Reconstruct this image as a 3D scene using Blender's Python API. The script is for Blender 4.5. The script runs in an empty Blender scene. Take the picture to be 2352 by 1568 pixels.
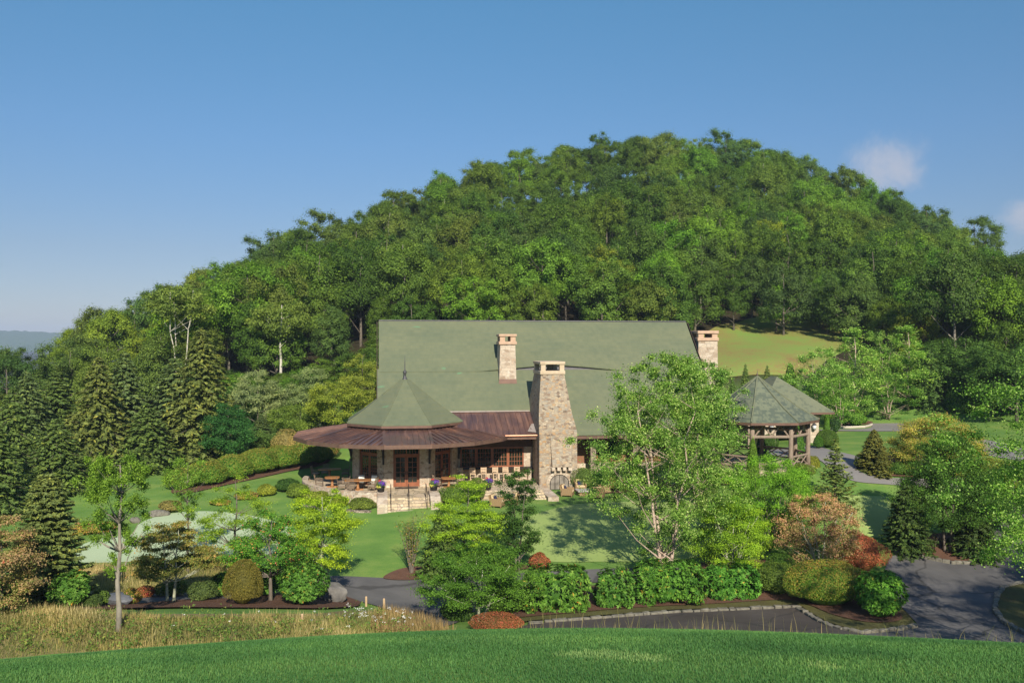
import bpy, math, random
import numpy as np
from mathutils import Vector, Matrix
from mathutils.geometry import delaunay_2d_cdt

sc = bpy.context.scene
C = sc.collection
R = math.radians

# ------------------------------------------------------------------ camera, sky, sun, exposure
F = 2000.0          # focal length in units of a 2352-wide picture
CU, CV = 1176.0, 784.0
cam_d = bpy.data.cameras.new('camera'); cam = bpy.data.objects.new('camera', cam_d); C.objects.link(cam)
cam.location = (0, 0, 0); cam.rotation_euler = (R(90), 0, 0)
cam_d.sensor_width = 36.0; cam_d.lens = 36.0 * F / 2352.0
cam_d.clip_start = 0.1; cam_d.clip_end = 8000
sc.camera = cam

SUN = Vector((0.15, -0.84, 0.53)).normalized()      # towards the sun
sun_el = math.asin(SUN.z); sun_az = math.atan2(SUN.x, SUN.y)
w = bpy.data.worlds.new('World'); sc.world = w; w.use_nodes = True
nt = w.node_tree; nt.nodes.clear()
n_out = nt.nodes.new('ShaderNodeOutputWorld'); n_bg = nt.nodes.new('ShaderNodeBackground')
n_sky = nt.nodes.new('ShaderNodeTexSky'); n_sky.sky_type = 'NISHITA'; n_sky.sun_disc = False
n_sky.sun_elevation = sun_el; n_sky.sun_rotation = sun_az
n_sky.altitude = 1200; n_sky.air_density = 0.85; n_sky.dust_density = 0.35; n_sky.ozone_density = 3.2
n_bg.inputs['Strength'].default_value = 0.15
tc = nt.nodes.new('ShaderNodeTexCoord')
def wcloud(prev, u, v, ru, rv, col, amt, seed):
    """a small cloud at one direction of the sky: noise inside a soft lobe round that direction"""
    d = Vector(((u - CU) / F, 1.0, (CV - v) / F)).normalized()
    mp = nt.nodes.new('ShaderNodeVectorMath'); mp.operation = 'SUBTRACT'; mp.inputs[1].default_value = d
    nt.links.new(tc.outputs['Generated'], mp.inputs[0])
    ms = nt.nodes.new('ShaderNodeVectorMath'); ms.operation = 'MULTIPLY'
    ms.inputs[1].default_value = (F / ru, F / ru, F / rv)
    nt.links.new(mp.outputs[0], ms.inputs[0])
    ln = nt.nodes.new('ShaderNodeVectorMath'); ln.operation = 'LENGTH'; nt.links.new(ms.outputs[0], ln.inputs[0])
    lobe = nt.nodes.new('ShaderNodeMapRange'); lobe.interpolation_type = 'SMOOTHSTEP'
    lobe.inputs['From Min'].default_value = 1.0; lobe.inputs['From Max'].default_value = 0.1
    nt.links.new(ln.outputs['Value'], lobe.inputs['Value'])
    nz = nt.nodes.new('ShaderNodeTexNoise'); nz.noise_dimensions = '4D'; nz.inputs['W'].default_value = seed
    nz.inputs['Scale'].default_value = 15; nz.inputs['Detail'].default_value = 8; nz.inputs['Roughness'].default_value = .66; nz.inputs['Distortion'].default_value = .5
    nt.links.new(tc.outputs['Generated'], nz.inputs['Vector'])
    ad = nt.nodes.new('ShaderNodeMath'); ad.operation = 'MULTIPLY_ADD'; ad.inputs[1].default_value = .58
    nt.links.new(lobe.outputs[0], ad.inputs[0]); nt.links.new(nz.outputs['Fac'], ad.inputs[2])
    mr = nt.nodes.new('ShaderNodeMapRange'); mr.interpolation_type = 'SMOOTHSTEP'
    mr.inputs['From Min'].default_value = 0.74; mr.inputs['From Max'].default_value = 1.2
    mr.inputs['To Max'].default_value = amt
    nt.links.new(ad.outputs[0], mr.inputs['Value'])
    mx = nt.nodes.new('ShaderNodeMix'); mx.data_type = 'RGBA'
    mx.inputs['B'].default_value = col
    nt.links.new(mr.outputs[0], mx.inputs['Factor']); nt.links.new(prev, mx.inputs['A'])
    return mx.outputs['Result']
# morning sky: milky and dim at the skyline, deep blue above
n_sep = nt.nodes.new('ShaderNodeSeparateXYZ'); nt.links.new(tc.outputs['Generated'], n_sep.inputs[0])
n_rmp = nt.nodes.new('ShaderNodeValToRGB'); nt.links.new(n_sep.outputs['Z'], n_rmp.inputs[0])
el_ = n_rmp.color_ramp.elements
for p_, c_ in ((.0, (.335,.275,.275,1)), (.10, (.39,.36,.345,1)), (.22, (.41,.50,.505,1)), (.37, (.415,.65,.63,1)), (.75, (1.0,1.0,1.0,1))):
    e_ = el_.new(p_); e_.color = c_
el_.remove(el_[0]); el_.remove(el_[-1])
n_grd = nt.nodes.new('ShaderNodeMix'); n_grd.data_type = 'RGBA'; n_grd.blend_type = 'MULTIPLY'; n_grd.inputs['Factor'].default_value = 1
nt.links.new(n_sky.outputs['Color'], n_grd.inputs['A']); nt.links.new(n_rmp.outputs[0], n_grd.inputs['B'])
sky_col = n_grd.outputs['Result']
sky_col = wcloud(sky_col, 2045, 380, 175, 130, (2.9, 2.8, 3.0, 1), .62, 1.3)
sky_col = wcloud(sky_col, 2400, 500, 130, 90, (2.9, 2.8, 3.0, 1), .55, 4.1)
nt.links.new(sky_col, n_bg.inputs['Color']); nt.links.new(n_bg.outputs[0], n_out.inputs['Surface'])

sd = bpy.data.lights.new('sun', 'SUN'); sd.energy = 5.0; sd.angle = R(0.5); sd.color = (1.0, 0.92, 0.76)
so = bpy.data.objects.new('sun', sd); C.objects.link(so)
so.rotation_euler = SUN.to_track_quat('Z', 'Y').to_euler(); so.location = (40, -60, 60)

sc.view_settings.view_transform = 'Standard'; sc.view_settings.look = 'None'
sc.view_settings.exposure = 0.5; sc.view_settings.gamma = 1.0
sc.render.engine = 'CYCLES'
cy = sc.cycles
cy.max_bounces = 6; cy.diffuse_bounces = 3; cy.glossy_bounces = 2; cy.transmission_bounces = 3
cy.transparent_max_bounces = 4; cy.volume_bounces = 0
cy.sample_clamp_indirect = 4.0

# ------------------------------------------------------------------ helpers: objects
def obj(name, me, parent=None, mat=None):
    o = bpy.data.objects.new(name, me); C.objects.link(o)
    if mat is not None and me is not None and not me.materials: me.materials.append(mat)
    if parent is not None: o.parent = parent
    return o
def tag(o, label=None, cat=None, group=None, kind=None):
    if label: o['label'] = label
    if cat: o['category'] = cat
    if group: o['group'] = group
    if kind: o['kind'] = kind
    return o
def thing(name, label, cat, loc=(0, 0, 0), rotz=0, group=None):
    o = bpy.data.objects.new(name, None); C.objects.link(o)
    o.location = loc; o.rotation_euler = (0, 0, rotz); o.empty_display_size = .3
    return tag(o, label, cat, group)
KIDS = {}
def kids_of(root):
    return [c for c in root.children]
def dup(root, loc, rotz=0, label=None, group=None, scale=None, kidlist=None):
    r = root.copy(); C.objects.link(r); r.location = loc; r.rotation_euler = (0, 0, rotz)
    if scale is not None: r.scale = scale
    if label: r['label'] = label
    if group: r['group'] = group
    for ch in (kidlist or root.children):
        c = ch.copy(); C.objects.link(c); c.parent = r
        for g in ch.children:
            d = g.copy(); C.objects.link(d); d.parent = c
    return r

class MB:
    """collects boxes, tubes, prisms into one mesh"""
    def __init__(s): s.v = []; s.f = []
    def add(s, vs, fs):
        b = len(s.v); s.v += [tuple(map(float, p)) for p in vs]; s.f += [tuple(i + b for i in q) for q in fs]; return s
    def box(s, x0, x1, y0, y1, z0, z1):
        return s.add([(x0,y0,z0),(x1,y0,z0),(x1,y1,z0),(x0,y1,z0),(x0,y0,z1),(x1,y0,z1),(x1,y1,z1),(x0,y1,z1)],
                     [(3,2,1,0),(4,5,6,7),(0,1,5,4),(1,2,6,5),(2,3,7,6),(3,0,4,7)])
    def hexa(s, bot, top):
        """eight corners: four below, four above, same order counter-clockwise from above"""
        return s.add(list(bot) + list(top), [(3,2,1,0),(4,5,6,7),(0,1,5,4),(1,2,6,5),(2,3,7,6),(3,0,4,7)])
    def obox(s, c, sx, sy, sz, rz=0, rx=0, ry=0):
        M = Matrix.Translation(c) @ Matrix.Rotation(rz, 4, 'Z') @ Matrix.Rotation(ry, 4, 'Y') @ Matrix.Rotation(rx, 4, 'X')
        vs = [M @ Vector((a*sx/2, b*sy/2, d*sz/2)) for d in (-1, 1) for a, b in ((-1,-1),(1,-1),(1,1),(-1,1))]
        return s.add(vs, [(3,2,1,0),(4,5,6,7),(0,1,5,4),(1,2,6,5),(2,3,7,6),(3,0,4,7)])
    def beam(s, a, b, wd, ht, up=(0, 0, 1)):
        a = Vector(a); b = Vector(b); t = (b - a).normalized(); upv = Vector(up)
        sd_ = t.cross(upv)
        if sd_.length < 1e-4: sd_ = t.cross(Vector((0, 1, 0)))
        sd_.normalize(); u2 = sd_.cross(t).normalized()
        vs = []
        for p in (a, b):
            for i, j in ((-1,-1),(1,-1),(1,1),(-1,1)): vs.append(p + sd_*(i*wd/2) + u2*(j*ht/2))
        return s.add(vs, [(0,1,2,3),(7,6,5,4),(0,4,5,1),(1,5,6,2),(2,6,7,3),(3,7,4,0)])
    def tube(s, pts, rad, n=8, cap=True):
        pts = [Vector(p) for p in pts]
        if not hasattr(rad, '__len__'): rad = [rad]*len(pts)
        b = len(s.v); prev = None
        for i, p in enumerate(pts):
            t = (pts[min(i+1, len(pts)-1)] - pts[max(i-1, 0)])
            t = t.normalized() if t.length > 1e-9 else Vector((0,0,1))
            if prev is None: a = t.orthogonal().normalized()
            else:
                a = prev - t * prev.dot(t); a = a.normalized() if a.length > 1e-6 else t.orthogonal().normalized()
            prev = a; c2 = t.cross(a)
            for k in range(n):
                th = 2*math.pi*k/n; s.v.append(tuple(p + (a*math.cos(th) + c2*math.sin(th))*rad[i]))
        for i in range(len(pts)-1):
            for k in range(n):
                k2 = (k+1) % n
                s.f.append((b+i*n+k, b+i*n+k2, b+(i+1)*n+k2, b+(i+1)*n+k))
        if cap:
            s.f.append(tuple(b+k for k in range(n))[::-1]); e = b+(len(pts)-1)*n
            s.f.append(tuple(e+k for k in range(n)))
        return s
    def lathe(s, prof, n=16, c=(0,0,0), a0=0):
        """prof: (r, z) from bottom up"""
        b = len(s.v)
        for r, z in prof:
            for k in range(n):
                th = a0 + 2*math.pi*k/n; s.v.append((c[0]+r*math.cos(th), c[1]+r*math.sin(th), c[2]+z))
        for i in range(len(prof)-1):
            for k in range(n):
                k2 = (k+1) % n; s.f.append((b+i*n+k, b+i*n+k2, b+(i+1)*n+k2, b+(i+1)*n+k))
        s.f.append(tuple(b+k for k in range(n))[::-1]); e = b+(len(prof)-1)*n
        s.f.append(tuple(e+k for k in range(n)))
        return s
    def prism(s, poly, z0, z1):
        n = len(poly)
        vs = [(p[0], p[1], z0) for p in poly] + [(p[0], p[1], z1) for p in poly]
        fs = [tuple(range(n))[::-1], tuple(range(n, 2*n))] + [(i, (i+1) % n, n+(i+1) % n, n+i) for i in range(n)]
        return s.add(vs, fs)
    def slab(s, quad, th):
        """a quad of four points given thickness th along its normal, downwards"""
        q = [Vector(p) for p in quad]; nrm = (q[1]-q[0]).cross(q[-1]-q[0]).normalized()
        lo = [p - nrm*th for p in q]; n = len(q)
        return s.add(q + lo, [tuple(range(n)), tuple(range(2*n-1, n-1, -1))] + [(i, n+i, n+(i+1) % n, (i+1) % n) for i in range(n)])
    def mesh(s, name, smooth=False):
        me = bpy.data.meshes.new(name); me.from_pydata(s.v, [], s.f); me.validate(); me.update()
        if smooth: me.polygons.foreach_set('use_smooth', [True]*len(me.polygons))
        return me
    def build(s, name, mat, parent=None, smooth=False, bevel=0):
        o = obj(name, s.mesh(name, smooth), parent, mat)
        if bevel:
            m = o.modifiers.new('bevel', 'BEVEL'); m.width = bevel; m.segments = 1; m.limit_method = 'ANGLE'
        return o

def np_mesh(name, V, Fq, vattr=None, smooth=False):
    """fast mesh from numpy: V (n,3), Fq (m,k) with k corners"""
    me = bpy.data.meshes.new(name); k = Fq.shape[1]
    me.vertices.add(len(V)); me.vertices.foreach_set('co', np.ascontiguousarray(V, np.float32).ravel())
    me.loops.add(Fq.size); me.loops.foreach_set('vertex_index', np.ascontiguousarray(Fq, np.int32).ravel())
    me.polygons.add(len(Fq)); me.polygons.foreach_set('loop_start', np.arange(0, Fq.size, k, dtype=np.int32))
    if smooth: me.polygons.foreach_set('use_smooth', np.ones(len(Fq), bool))
    if vattr is not None:
        at = me.attributes.new('v', 'FLOAT', 'FACE'); at.data.foreach_set('value', np.ascontiguousarray(vattr, np.float32))
    me.update(calc_edges=True)
    return me

# ------------------------------------------------------------------ materials
def mat_new(name):
    m = bpy.data.materials.new(name); m.use_nodes = True
    n = m.node_tree; n.nodes.clear()
    o = n.nodes.new('ShaderNodeOutputMaterial')
    return m, n, o
def N(n, t, **kw):
    x = n.nodes.new(t)
    for k, v in kw.items():
        if k in x.inputs: x.inputs[k].default_value = v
        else: setattr(x, k, v)
    return x
def ramp(n, fac, stops, interp='LINEAR'):
    r = n.nodes.new('ShaderNodeValToRGB'); r.color_ramp.interpolation = interp
    e = r.color_ramp.elements
    while len(e) < len(stops): e.new(.5)
    for el, (p, c) in zip(e, stops): el.position = p; el.color = (*c, 1) if len(c) == 3 else c
    n.links.new(fac, r.inputs[0]); return r.outputs[0]
def mixc(n, fac, a, b, mode='MIX'):
    x = n.nodes.new('ShaderNodeMix'); x.data_type = 'RGBA'; x.blend_type = mode
    for key, val in (('Factor', fac), ('A', a), ('B', b)):
        if hasattr(val, 'is_linked'): n.links.new(val, x.inputs[key])
        elif key == 'Factor': x.inputs[key].default_value = val
        else: x.inputs[key].default_value = (*val, 1) if len(val) == 3 else val
    return x.outputs['Result']
def math_(n, op, a, b=0.0, clamp=False):
    x = n.nodes.new('ShaderNodeMath'); x.operation = op; x.use_clamp = clamp
    for i, val in enumerate((a, b)):
        if hasattr(val, 'is_linked'): n.links.new(val, x.inputs[i])
        else: x.inputs[i].default_value = val
    return x.outputs[0]
def objco(n, scale=(1,1,1), rot=(0,0,0)):
    t = n.nodes.new('ShaderNodeTexCoord'); m = n.nodes.new('ShaderNodeMapping')
    m.inputs['Scale'].default_value = scale; m.inputs['Rotation'].default_value = rot
    n.links.new(t.outputs['Object'], m.inputs[0]); return m.outputs[0]
def noise(n, co, scale, detail=4, rough=.55, dist=0):
    x = N(n, 'ShaderNodeTexNoise'); x.inputs['Scale'].default_value = scale; x.inputs['Detail'].default_value = detail
    x.inputs['Roughness'].default_value = rough; x.inputs['Distortion'].default_value = dist
    n.links.new(co, x.inputs['Vector']); return x.outputs['Fac']
def princ(n, o, col, rough=.7, metal=0.0, bump=None, bstr=.3, bdist=.02, spec=.4):
    p = N(n, 'ShaderNodeBsdfPrincipled')
    if hasattr(col, 'is_linked'): n.links.new(col, p.inputs['Base Color'])
    else: p.inputs['Base Color'].default_value = (*col, 1)
    if hasattr(rough, 'is_linked'): n.links.new(rough, p.inputs['Roughness'])
    else: p.inputs['Roughness'].default_value = rough
    p.inputs['Metallic'].default_value = metal
    p.inputs['Specular IOR Level'].default_value = spec
    if bump is not None:
        b = N(n, 'ShaderNodeBump'); b.inputs['Strength'].default_value = bstr; b.inputs['Distance'].default_value = bdist
        n.links.new(bump, b.inputs['Height']); n.links.new(b.outputs[0], p.inputs['Normal'])
    n.links.new(p.outputs[0], o.inputs['Surface']); return p

def m_plain(name, c1, c2, scale=6, rough=.6, metal=0, bstr=.2, spec=.4, stretch=(1,1,1)):
    m, n, o = mat_new(name); co = objco(n, stretch)
    f = noise(n, co, scale, 5, .6)
    col = ramp(n, f, [(.3, c1), (.7, c2)])
    princ(n, o, col, rough, metal, f, bstr, .01, spec); return m
def m_leaf(name, stops, transl=.28, tint=True, clump=1.0, gain=(1.45,1.42,1.3)):
    """leaves: colour by each leaf's own random value, tinted by the object's colour"""
    m, n, o = mat_new(name)
    at = N(n, 'ShaderNodeAttribute'); at.attribute_name = 'v'
    col = ramp(n, at.outputs['Fac'], stops)
    co = objco(n); f = noise(n, co, clump, 2, .5)
    col = mixc(n, 1.0, col, ramp(n, f, [(.3, (.72, .78, .8)), (.7, (1.25, 1.18, 1.1))]), 'MULTIPLY')
    if tint:
        oi = N(n, 'ShaderNodeObjectInfo'); col = mixc(n, 1.0, col, oi.outputs['Color'], 'MULTIPLY')
    col = mixc(n, 1.0, col, gain, 'MULTIPLY')
    p = N(n, 'ShaderNodeBsdfPrincipled'); p.inputs['Roughness'].default_value = .6; p.inputs['Specular IOR Level'].default_value = .18
    n.links.new(col, p.inputs['Base Color'])
    t = N(n, 'ShaderNodeBsdfTranslucent'); n.links.new(mixc(n, 1.0, col, (1.15, 1.2, .55), 'MULTIPLY'), t.inputs['Color'])
    mx = N(n, 'ShaderNodeMixShader'); mx.inputs[0].default_value = transl
    n.links.new(p.outputs[0], mx.inputs[1]); n.links.new(t.outputs[0], mx.inputs[2])
    n.links.new(mx.outputs[0], o.inputs['Surface']); return m

def m_stone(name, scale=(3.2, 3.2, 5.0), stops=None, mortar=(.31, .255, .20), mw=.035):
    m, n, o = mat_new(name); co = objco(n, scale)
    nz = N(n, 'ShaderNodeTexNoise'); nz.inputs['Scale'].default_value = .9; nz.inputs['Detail'].default_value = 2
    n.links.new(co, nz.inputs['Vector'])
    wv = N(n, 'ShaderNodeVectorMath', operation='MULTIPLY_ADD'); wv.inputs[1].default_value = (.5, .5, .5)
    n.links.new(nz.outputs['Color'], wv.inputs[0]); n.links.new(co, wv.inputs[2])
    v1 = N(n, 'ShaderNodeTexVoronoi'); v1.distance = 'CHEBYCHEV'; v1.inputs['Scale'].default_value = 1; v1.inputs['Randomness'].default_value = .85
    n.links.new(wv.outputs[0], v1.inputs['Vector'])
    v2 = N(n, 'ShaderNodeTexVoronoi'); v2.feature = 'F2'; v2.distance = 'CHEBYCHEV'; v2.inputs['Scale'].default_value = 1; v2.inputs['Randomness'].default_value = .85
    n.links.new(wv.outputs[0], v2.inputs['Vector'])
    sep = N(n, 'ShaderNodeSeparateColor'); n.links.new(v1.outputs['Color'], sep.inputs[0])
    stops = stops or [(0, (.14,.11,.085)), (.14, (.25,.18,.13)), (.3, (.34,.265,.195)), (.5, (.40,.33,.245)), (.66, (.29,.262,.225)), (.8, (.43,.35,.25)), (.93, (.38,.24,.13)), (1, (.46,.395,.31))]
    col = ramp(n, sep.outputs[0], stops)
    f = noise(n, co, 3.5, 5, .65)
    col = mixc(n, 1, col, ramp(n, f, [(.25, (.72,.72,.72)), (.75, (1.2,1.18,1.15))]), 'MULTIPLY')
    edge = math_(n, 'SUBTRACT', v2.outputs['Distance'], v1.outputs['Distance'])
    mk = N(n, 'ShaderNodeMapRange'); mk.inputs['From Min'].default_value = mw; mk.inputs['From Max'].default_value = mw*2.6
    n.links.new(edge, mk.inputs['Value'])
    col = mixc(n, mk.outputs[0], mortar, col)
    h = math_(n, 'ADD', mk.outputs[0], math_(n, 'MULTIPLY', f, .6))
    princ(n, o, col, .85, 0, h, .6, .03, .25); return m

def m_shingle(name, base, alt, rows=6.0, contrast=.5, spots=True, fx=.8, rng_=(.25,.62)):
    """shingle courses: thin horizontal butts, uneven tone, a few darker weathered shingles"""
    m, n, o = mat_new(name)
    t = N(n, 'ShaderNodeTexCoord'); sep = N(n, 'ShaderNodeSeparateXYZ'); n.links.new(t.outputs['Object'], sep.inputs[0])
    row = math_(n, 'FRACT', math_(n, 'MULTIPLY', sep.outputs['Z'], rows))
    rid = math_(n, 'FLOOR', math_(n, 'MULTIPLY', sep.outputs['Z'], rows))
    cb = N(n, 'ShaderNodeCombineXYZ'); n.links.new(math_(n, 'MULTIPLY', sep.outputs['X'], 2.2), cb.inputs[0])
    n.links.new(math_(n, 'MULTIPLY', sep.outputs['Y'], .4), cb.inputs[1]); n.links.new(math_(n, 'MULTIPLY', rid, 7.31), cb.inputs[2])
    f1 = noise(n, cb.outputs[0], fx, 3, .6)
    co = objco(n, (.25, .25, .6)); f2 = noise(n, co, .9, 4, .6)
    col = ramp(n, f1, [(rng_[0], alt), (rng_[1], base)])
    col = mixc(n, 1, col, ramp(n, f2, [(.3, (.86,.90,.92)), (.7, (1.12,1.07,1.02))]), 'MULTIPLY')
    if spots:
        f3 = noise(n, objco(n, (.55, .55, 1.6)), 1.0, 2, .4)
        sp = N(n, 'ShaderNodeMapRange'); sp.inputs['From Min'].default_value = .735; sp.inputs['From Max'].default_value = .80; n.links.new(f3, sp.inputs['Value'])
        col = mixc(n, math_(n, 'MULTIPLY', sp.outputs[0], .55), col, (.09, .34, .17))
    edge = N(n, 'ShaderNodeMapRange'); edge.inputs['From Min'].default_value = 0; edge.inputs['From Max'].default_value = .22
    n.links.new(row, edge.inputs['Value'])
    col = mixc(n, math_(n, 'MULTIPLY', math_(n, 'SUBTRACT', 1.0, edge.outputs[0]), contrast), col, (.11, .14, .10))
    princ(n, o, col, .8, 0, row, .35, .02, .25); return m

def m_copper(name, polar=True):
    """weathered copper: run-off streaks down the slope, patches of brown, purple and orange"""
    m, n, o = mat_new(name)
    t = N(n, 'ShaderNodeTexCoord'); sep = N(n, 'ShaderNodeSeparateXYZ'); n.links.new(t.outputs['Object'], sep.inputs[0])
    cb = N(n, 'ShaderNodeCombineXYZ')
    if polar:
        ang = math_(n, 'ARCTAN2', sep.outputs['Y'], sep.outputs['X'])
        n.links.new(math_(n, 'MULTIPLY', ang, 16.0), cb.inputs[0]); rr = N(n, 'ShaderNodeVectorMath', operation='LENGTH'); n.links.new(t.outputs['Object'], rr.inputs[0])
        n.links.new(math_(n, 'MULTIPLY', rr.outputs['Value'], .35), cb.inputs[1])
    else:
        n.links.new(math_(n, 'MULTIPLY', sep.outputs['X'], 2.3), cb.inputs[0]); n.links.new(math_(n, 'MULTIPLY', sep.outputs['Y'], .4), cb.inputs[1])
    f = noise(n, cb.outputs[0], 1.0, 4, .62, .3); f2 = noise(n, objco(n), .5, 4, .6)
    col = ramp(n, f, [(.28, (.075,.055,.066)), (.42, (.145,.082,.075)), (.55, (.215,.115,.09)), (.66, (.40,.21,.14)), (.78, (.24,.21,.215))])
    col = mixc(n, .45, col, ramp(n, f2, [(.32, (.10,.075,.088)), (.5, (.17,.10,.085)), (.7, (.34,.18,.12))]))
    princ(n, o, col, ramp(n, f, [(.3, (.30,)*3), (.7, (.5,)*3)]), .55, f2, .05, .02, .5); return m

M = {}
M['stone'] = m_stone('field_stone', (3.9, 3.9, 6.2))
M['stone_pale'] = m_stone('pale_stone', (2.6, 2.6, 4.2), [(0, (.30,.22,.16)), (.3, (.46,.38,.295)), (.6, (.54,.455,.365)), (.85, (.41,.31,.23)), (1, (.56,.49,.41))], (.42,.355,.285), .03)
M['stone_wall'] = m_stone('terrace_stone', (3.4, 3.4, 5.2), [(0, (.26,.2,.15)), (.3, (.45,.36,.27)), (.6, (.56,.46,.36)), (.85, (.40,.28,.20)), (1, (.62,.54,.44))], (.5,.43,.34), .045)
M['stone_dry'] = m_stone('dry_stone', (4, 4, 6), [(0, (.16,.13,.1)), (.4, (.3,.25,.2)), (.8, (.40,.33,.26)), (1, (.46,.40,.33))], (.07,.055,.04), .05)
M['flag'] = m_stone('flagstone', (1.6, 1.6, 1.6), [(0, (.42,.33,.22)), (.4, (.56,.46,.32)), (.7, (.50,.40,.30)), (1, (.62,.52,.38))], (.30,.25,.18), .03)
M['cap'] = m_plain('cast_cap', (.40,.265,.18), (.50,.345,.24), 4, .8)
M['cap2'] = m_plain('sandstone_cap', (.42,.32,.215), (.54,.43,.31), 3, .8)
M['shingle'] = m_shingle('green_shingle', (.132,.146,.087), (.106,.124,.076), 3.8, .45)
M['shingle_worn'] = m_shingle('worn_green_shingle', (.140,.158,.108), (.085,.104,.080), 8.5, .3, False, 1.1, (.44,.56))
M['shingle_mid'] = m_shingle('gatehouse_shingle', (.148,.160,.104), (.108,.122,.084), 8.0, .25, False, 1.0, (.36,.46))
M['copper'] = m_copper('aged_copper'); M['copper2'] = m_copper('aged_copper_lean_to', False)
M['copper_trim'] = m_plain('brown_copper_trim', (.12,.07,.055), (.19,.11,.08), 2, .5, .3)
M['copper_new'] = m_plain('bright_copper', (.34,.16,.10), (.44,.22,.14), 2, .45, .6)
M['dark_metal'] = m_plain('dark_flashing', (.05,.05,.055), (.09,.085,.09), 3, .5, .3)
M['riser'] = m_plain('weathered_riser', (.11,.10,.11), (.15,.14,.15), 3, .6)
M['seat_pad'] = m_plain('beige_seat_pad', (.30,.25,.19), (.40,.34,.27), 4, .9)
M['pale_metal'] = m_plain('lead_flashing', (.26,.22,.20), (.36,.31,.28), 3, .5, .2)
M['wood_red'] = m_plain('stained_door_wood', (.20,.065,.03), (.30,.105,.05), 3, .45, 0, .1, .4, (1,1,.15))
M['wood_dark'] = m_plain('dark_timber', (.05,.028,.018), (.09,.05,.032), 4, .7)
M['wood_wall'] = m_plain('brown_board_wall', (.16,.075,.04), (.25,.12,.065), 3, .7, 0, .2, .3, (5,5,.3))
M['wood_orange'] = m_plain('teak_table', (.27,.12,.045), (.38,.18,.07), 5, .45, 0, .1, .4, (6,1,1))
M['wood_pale'] = m_plain('weathered_teak', (.44,.31,.20), (.56,.42,.29), 6, .7)
M['log'] = m_plain('bark_log', (.17,.125,.095), (.32,.25,.20), 7, .9, 0, .6, .2, (3,3,.5))
M['wicker'] = m_plain('brown_wicker', (.11,.075,.05), (.26,.19,.135), 26, .7, 0, .5)
M['wicker_tan'] = m_plain('tan_wicker', (.16,.10,.05), (.33,.22,.11), 26, .7, 0, .5)
M['cushion'] = m_plain('cream_cushion', (.66,.62,.54), (.76,.72,.64), 3, .9)
M['cushion_tan'] = m_plain('tan_cushion', (.50,.36,.20), (.58,.43,.25), 3, .9)
M['navy'] = m_plain('navy_pillow', (.012,.014,.05), (.02,.022,.075), 5, .9)
M['slate'] = m_plain('grey_table_slab', (.30,.28,.26), (.40,.37,.34), 4, .7)
M['iron'] = m_plain('black_iron', (.02,.018,.017), (.04,.036,.033), 6, .5, .4)
M['rail'] = m_plain('bronze_rail', (.07,.05,.04), (.12,.085,.065), 6, .45, .4)
M['soot'] = m_plain('sooty_brick', (.10,.085,.07), (.30,.26,.22), 2.5, .9)
M['inside'] = m_plain('dim_interior', (.02,.017,.015), (.035,.03,.025), 1, .9)
M['white'] = m_plain('white_paint', (.74,.73,.70), (.8,.79,.76), 3, .6)
M['stake'] = m_plain('wood_stake', (.42,.28,.16), (.5,.36,.22), 5, .8)
def m_glass():
    m, n, o = mat_new('window_glass')
    princ(n, o, (.012, .018, .012), .04, 0, None, spec=.7); return m
M['glass'] = m_glass()
def m_lamp_glass():
    m, n, o = mat_new('lantern_glass'); princ(n, o, (.55,.56,.56), .2, 0, None, spec=.6); return m
M['lampglass'] = m_lamp_glass()

def m_ground(name, stops, scale=.35, fine=9.0, fmix=.35, rough=.9, bstr=.4, bdist=.03, stretch=(1,1,1)):
    m, n, o = mat_new(name); co = objco(n, stretch)
    a = noise(n, co, scale, 5, .6); b = noise(n, co, fine, 4, .7)
    f = math_(n, 'ADD', math_(n, 'MULTIPLY', a, 1-fmix), math_(n, 'MULTIPLY', b, fmix))
    princ(n, o, ramp(n, f, stops), rough, 0, b, bstr, bdist, .15); return m
M['lawn'] = m_ground('mown_lawn', [(.3, (.075,.165,.034)), (.5, (.125,.222,.045)), (.72, (.21,.275,.066))], .45, 14, .3)
M['green'] = m_ground('putting_turf', [(.3, (.225,.31,.09)), (.7, (.285,.36,.115))], .5, 12, .3, .9, .15)
M['green_dew'] = m_ground('dewy_putting_turf', [(.3, (.33,.415,.25)), (.7, (.41,.48,.30))], .5, 12, .3, .9, .15)
M['front_lawn'] = m_ground('foreground_lawn', [(.3, (.045,.125,.045)), (.55, (.07,.165,.055)), (.75, (.11,.20,.085))], .5, 16, .4, .9, .5, .04, (.5,1.3,1))
M['meadow'] = m_ground('meadow_soil', [(.3, (.10,.105,.035)), (.55, (.19,.155,.07)), (.75, (.27,.21,.10))], .4, 8, .5)
M['mulch'] = m_ground('bark_mulch', [(.3, (.075,.038,.025)), (.55, (.135,.072,.048)), (.75, (.21,.12,.08))], 2, 22, .7, .95, .9, .04)
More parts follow.
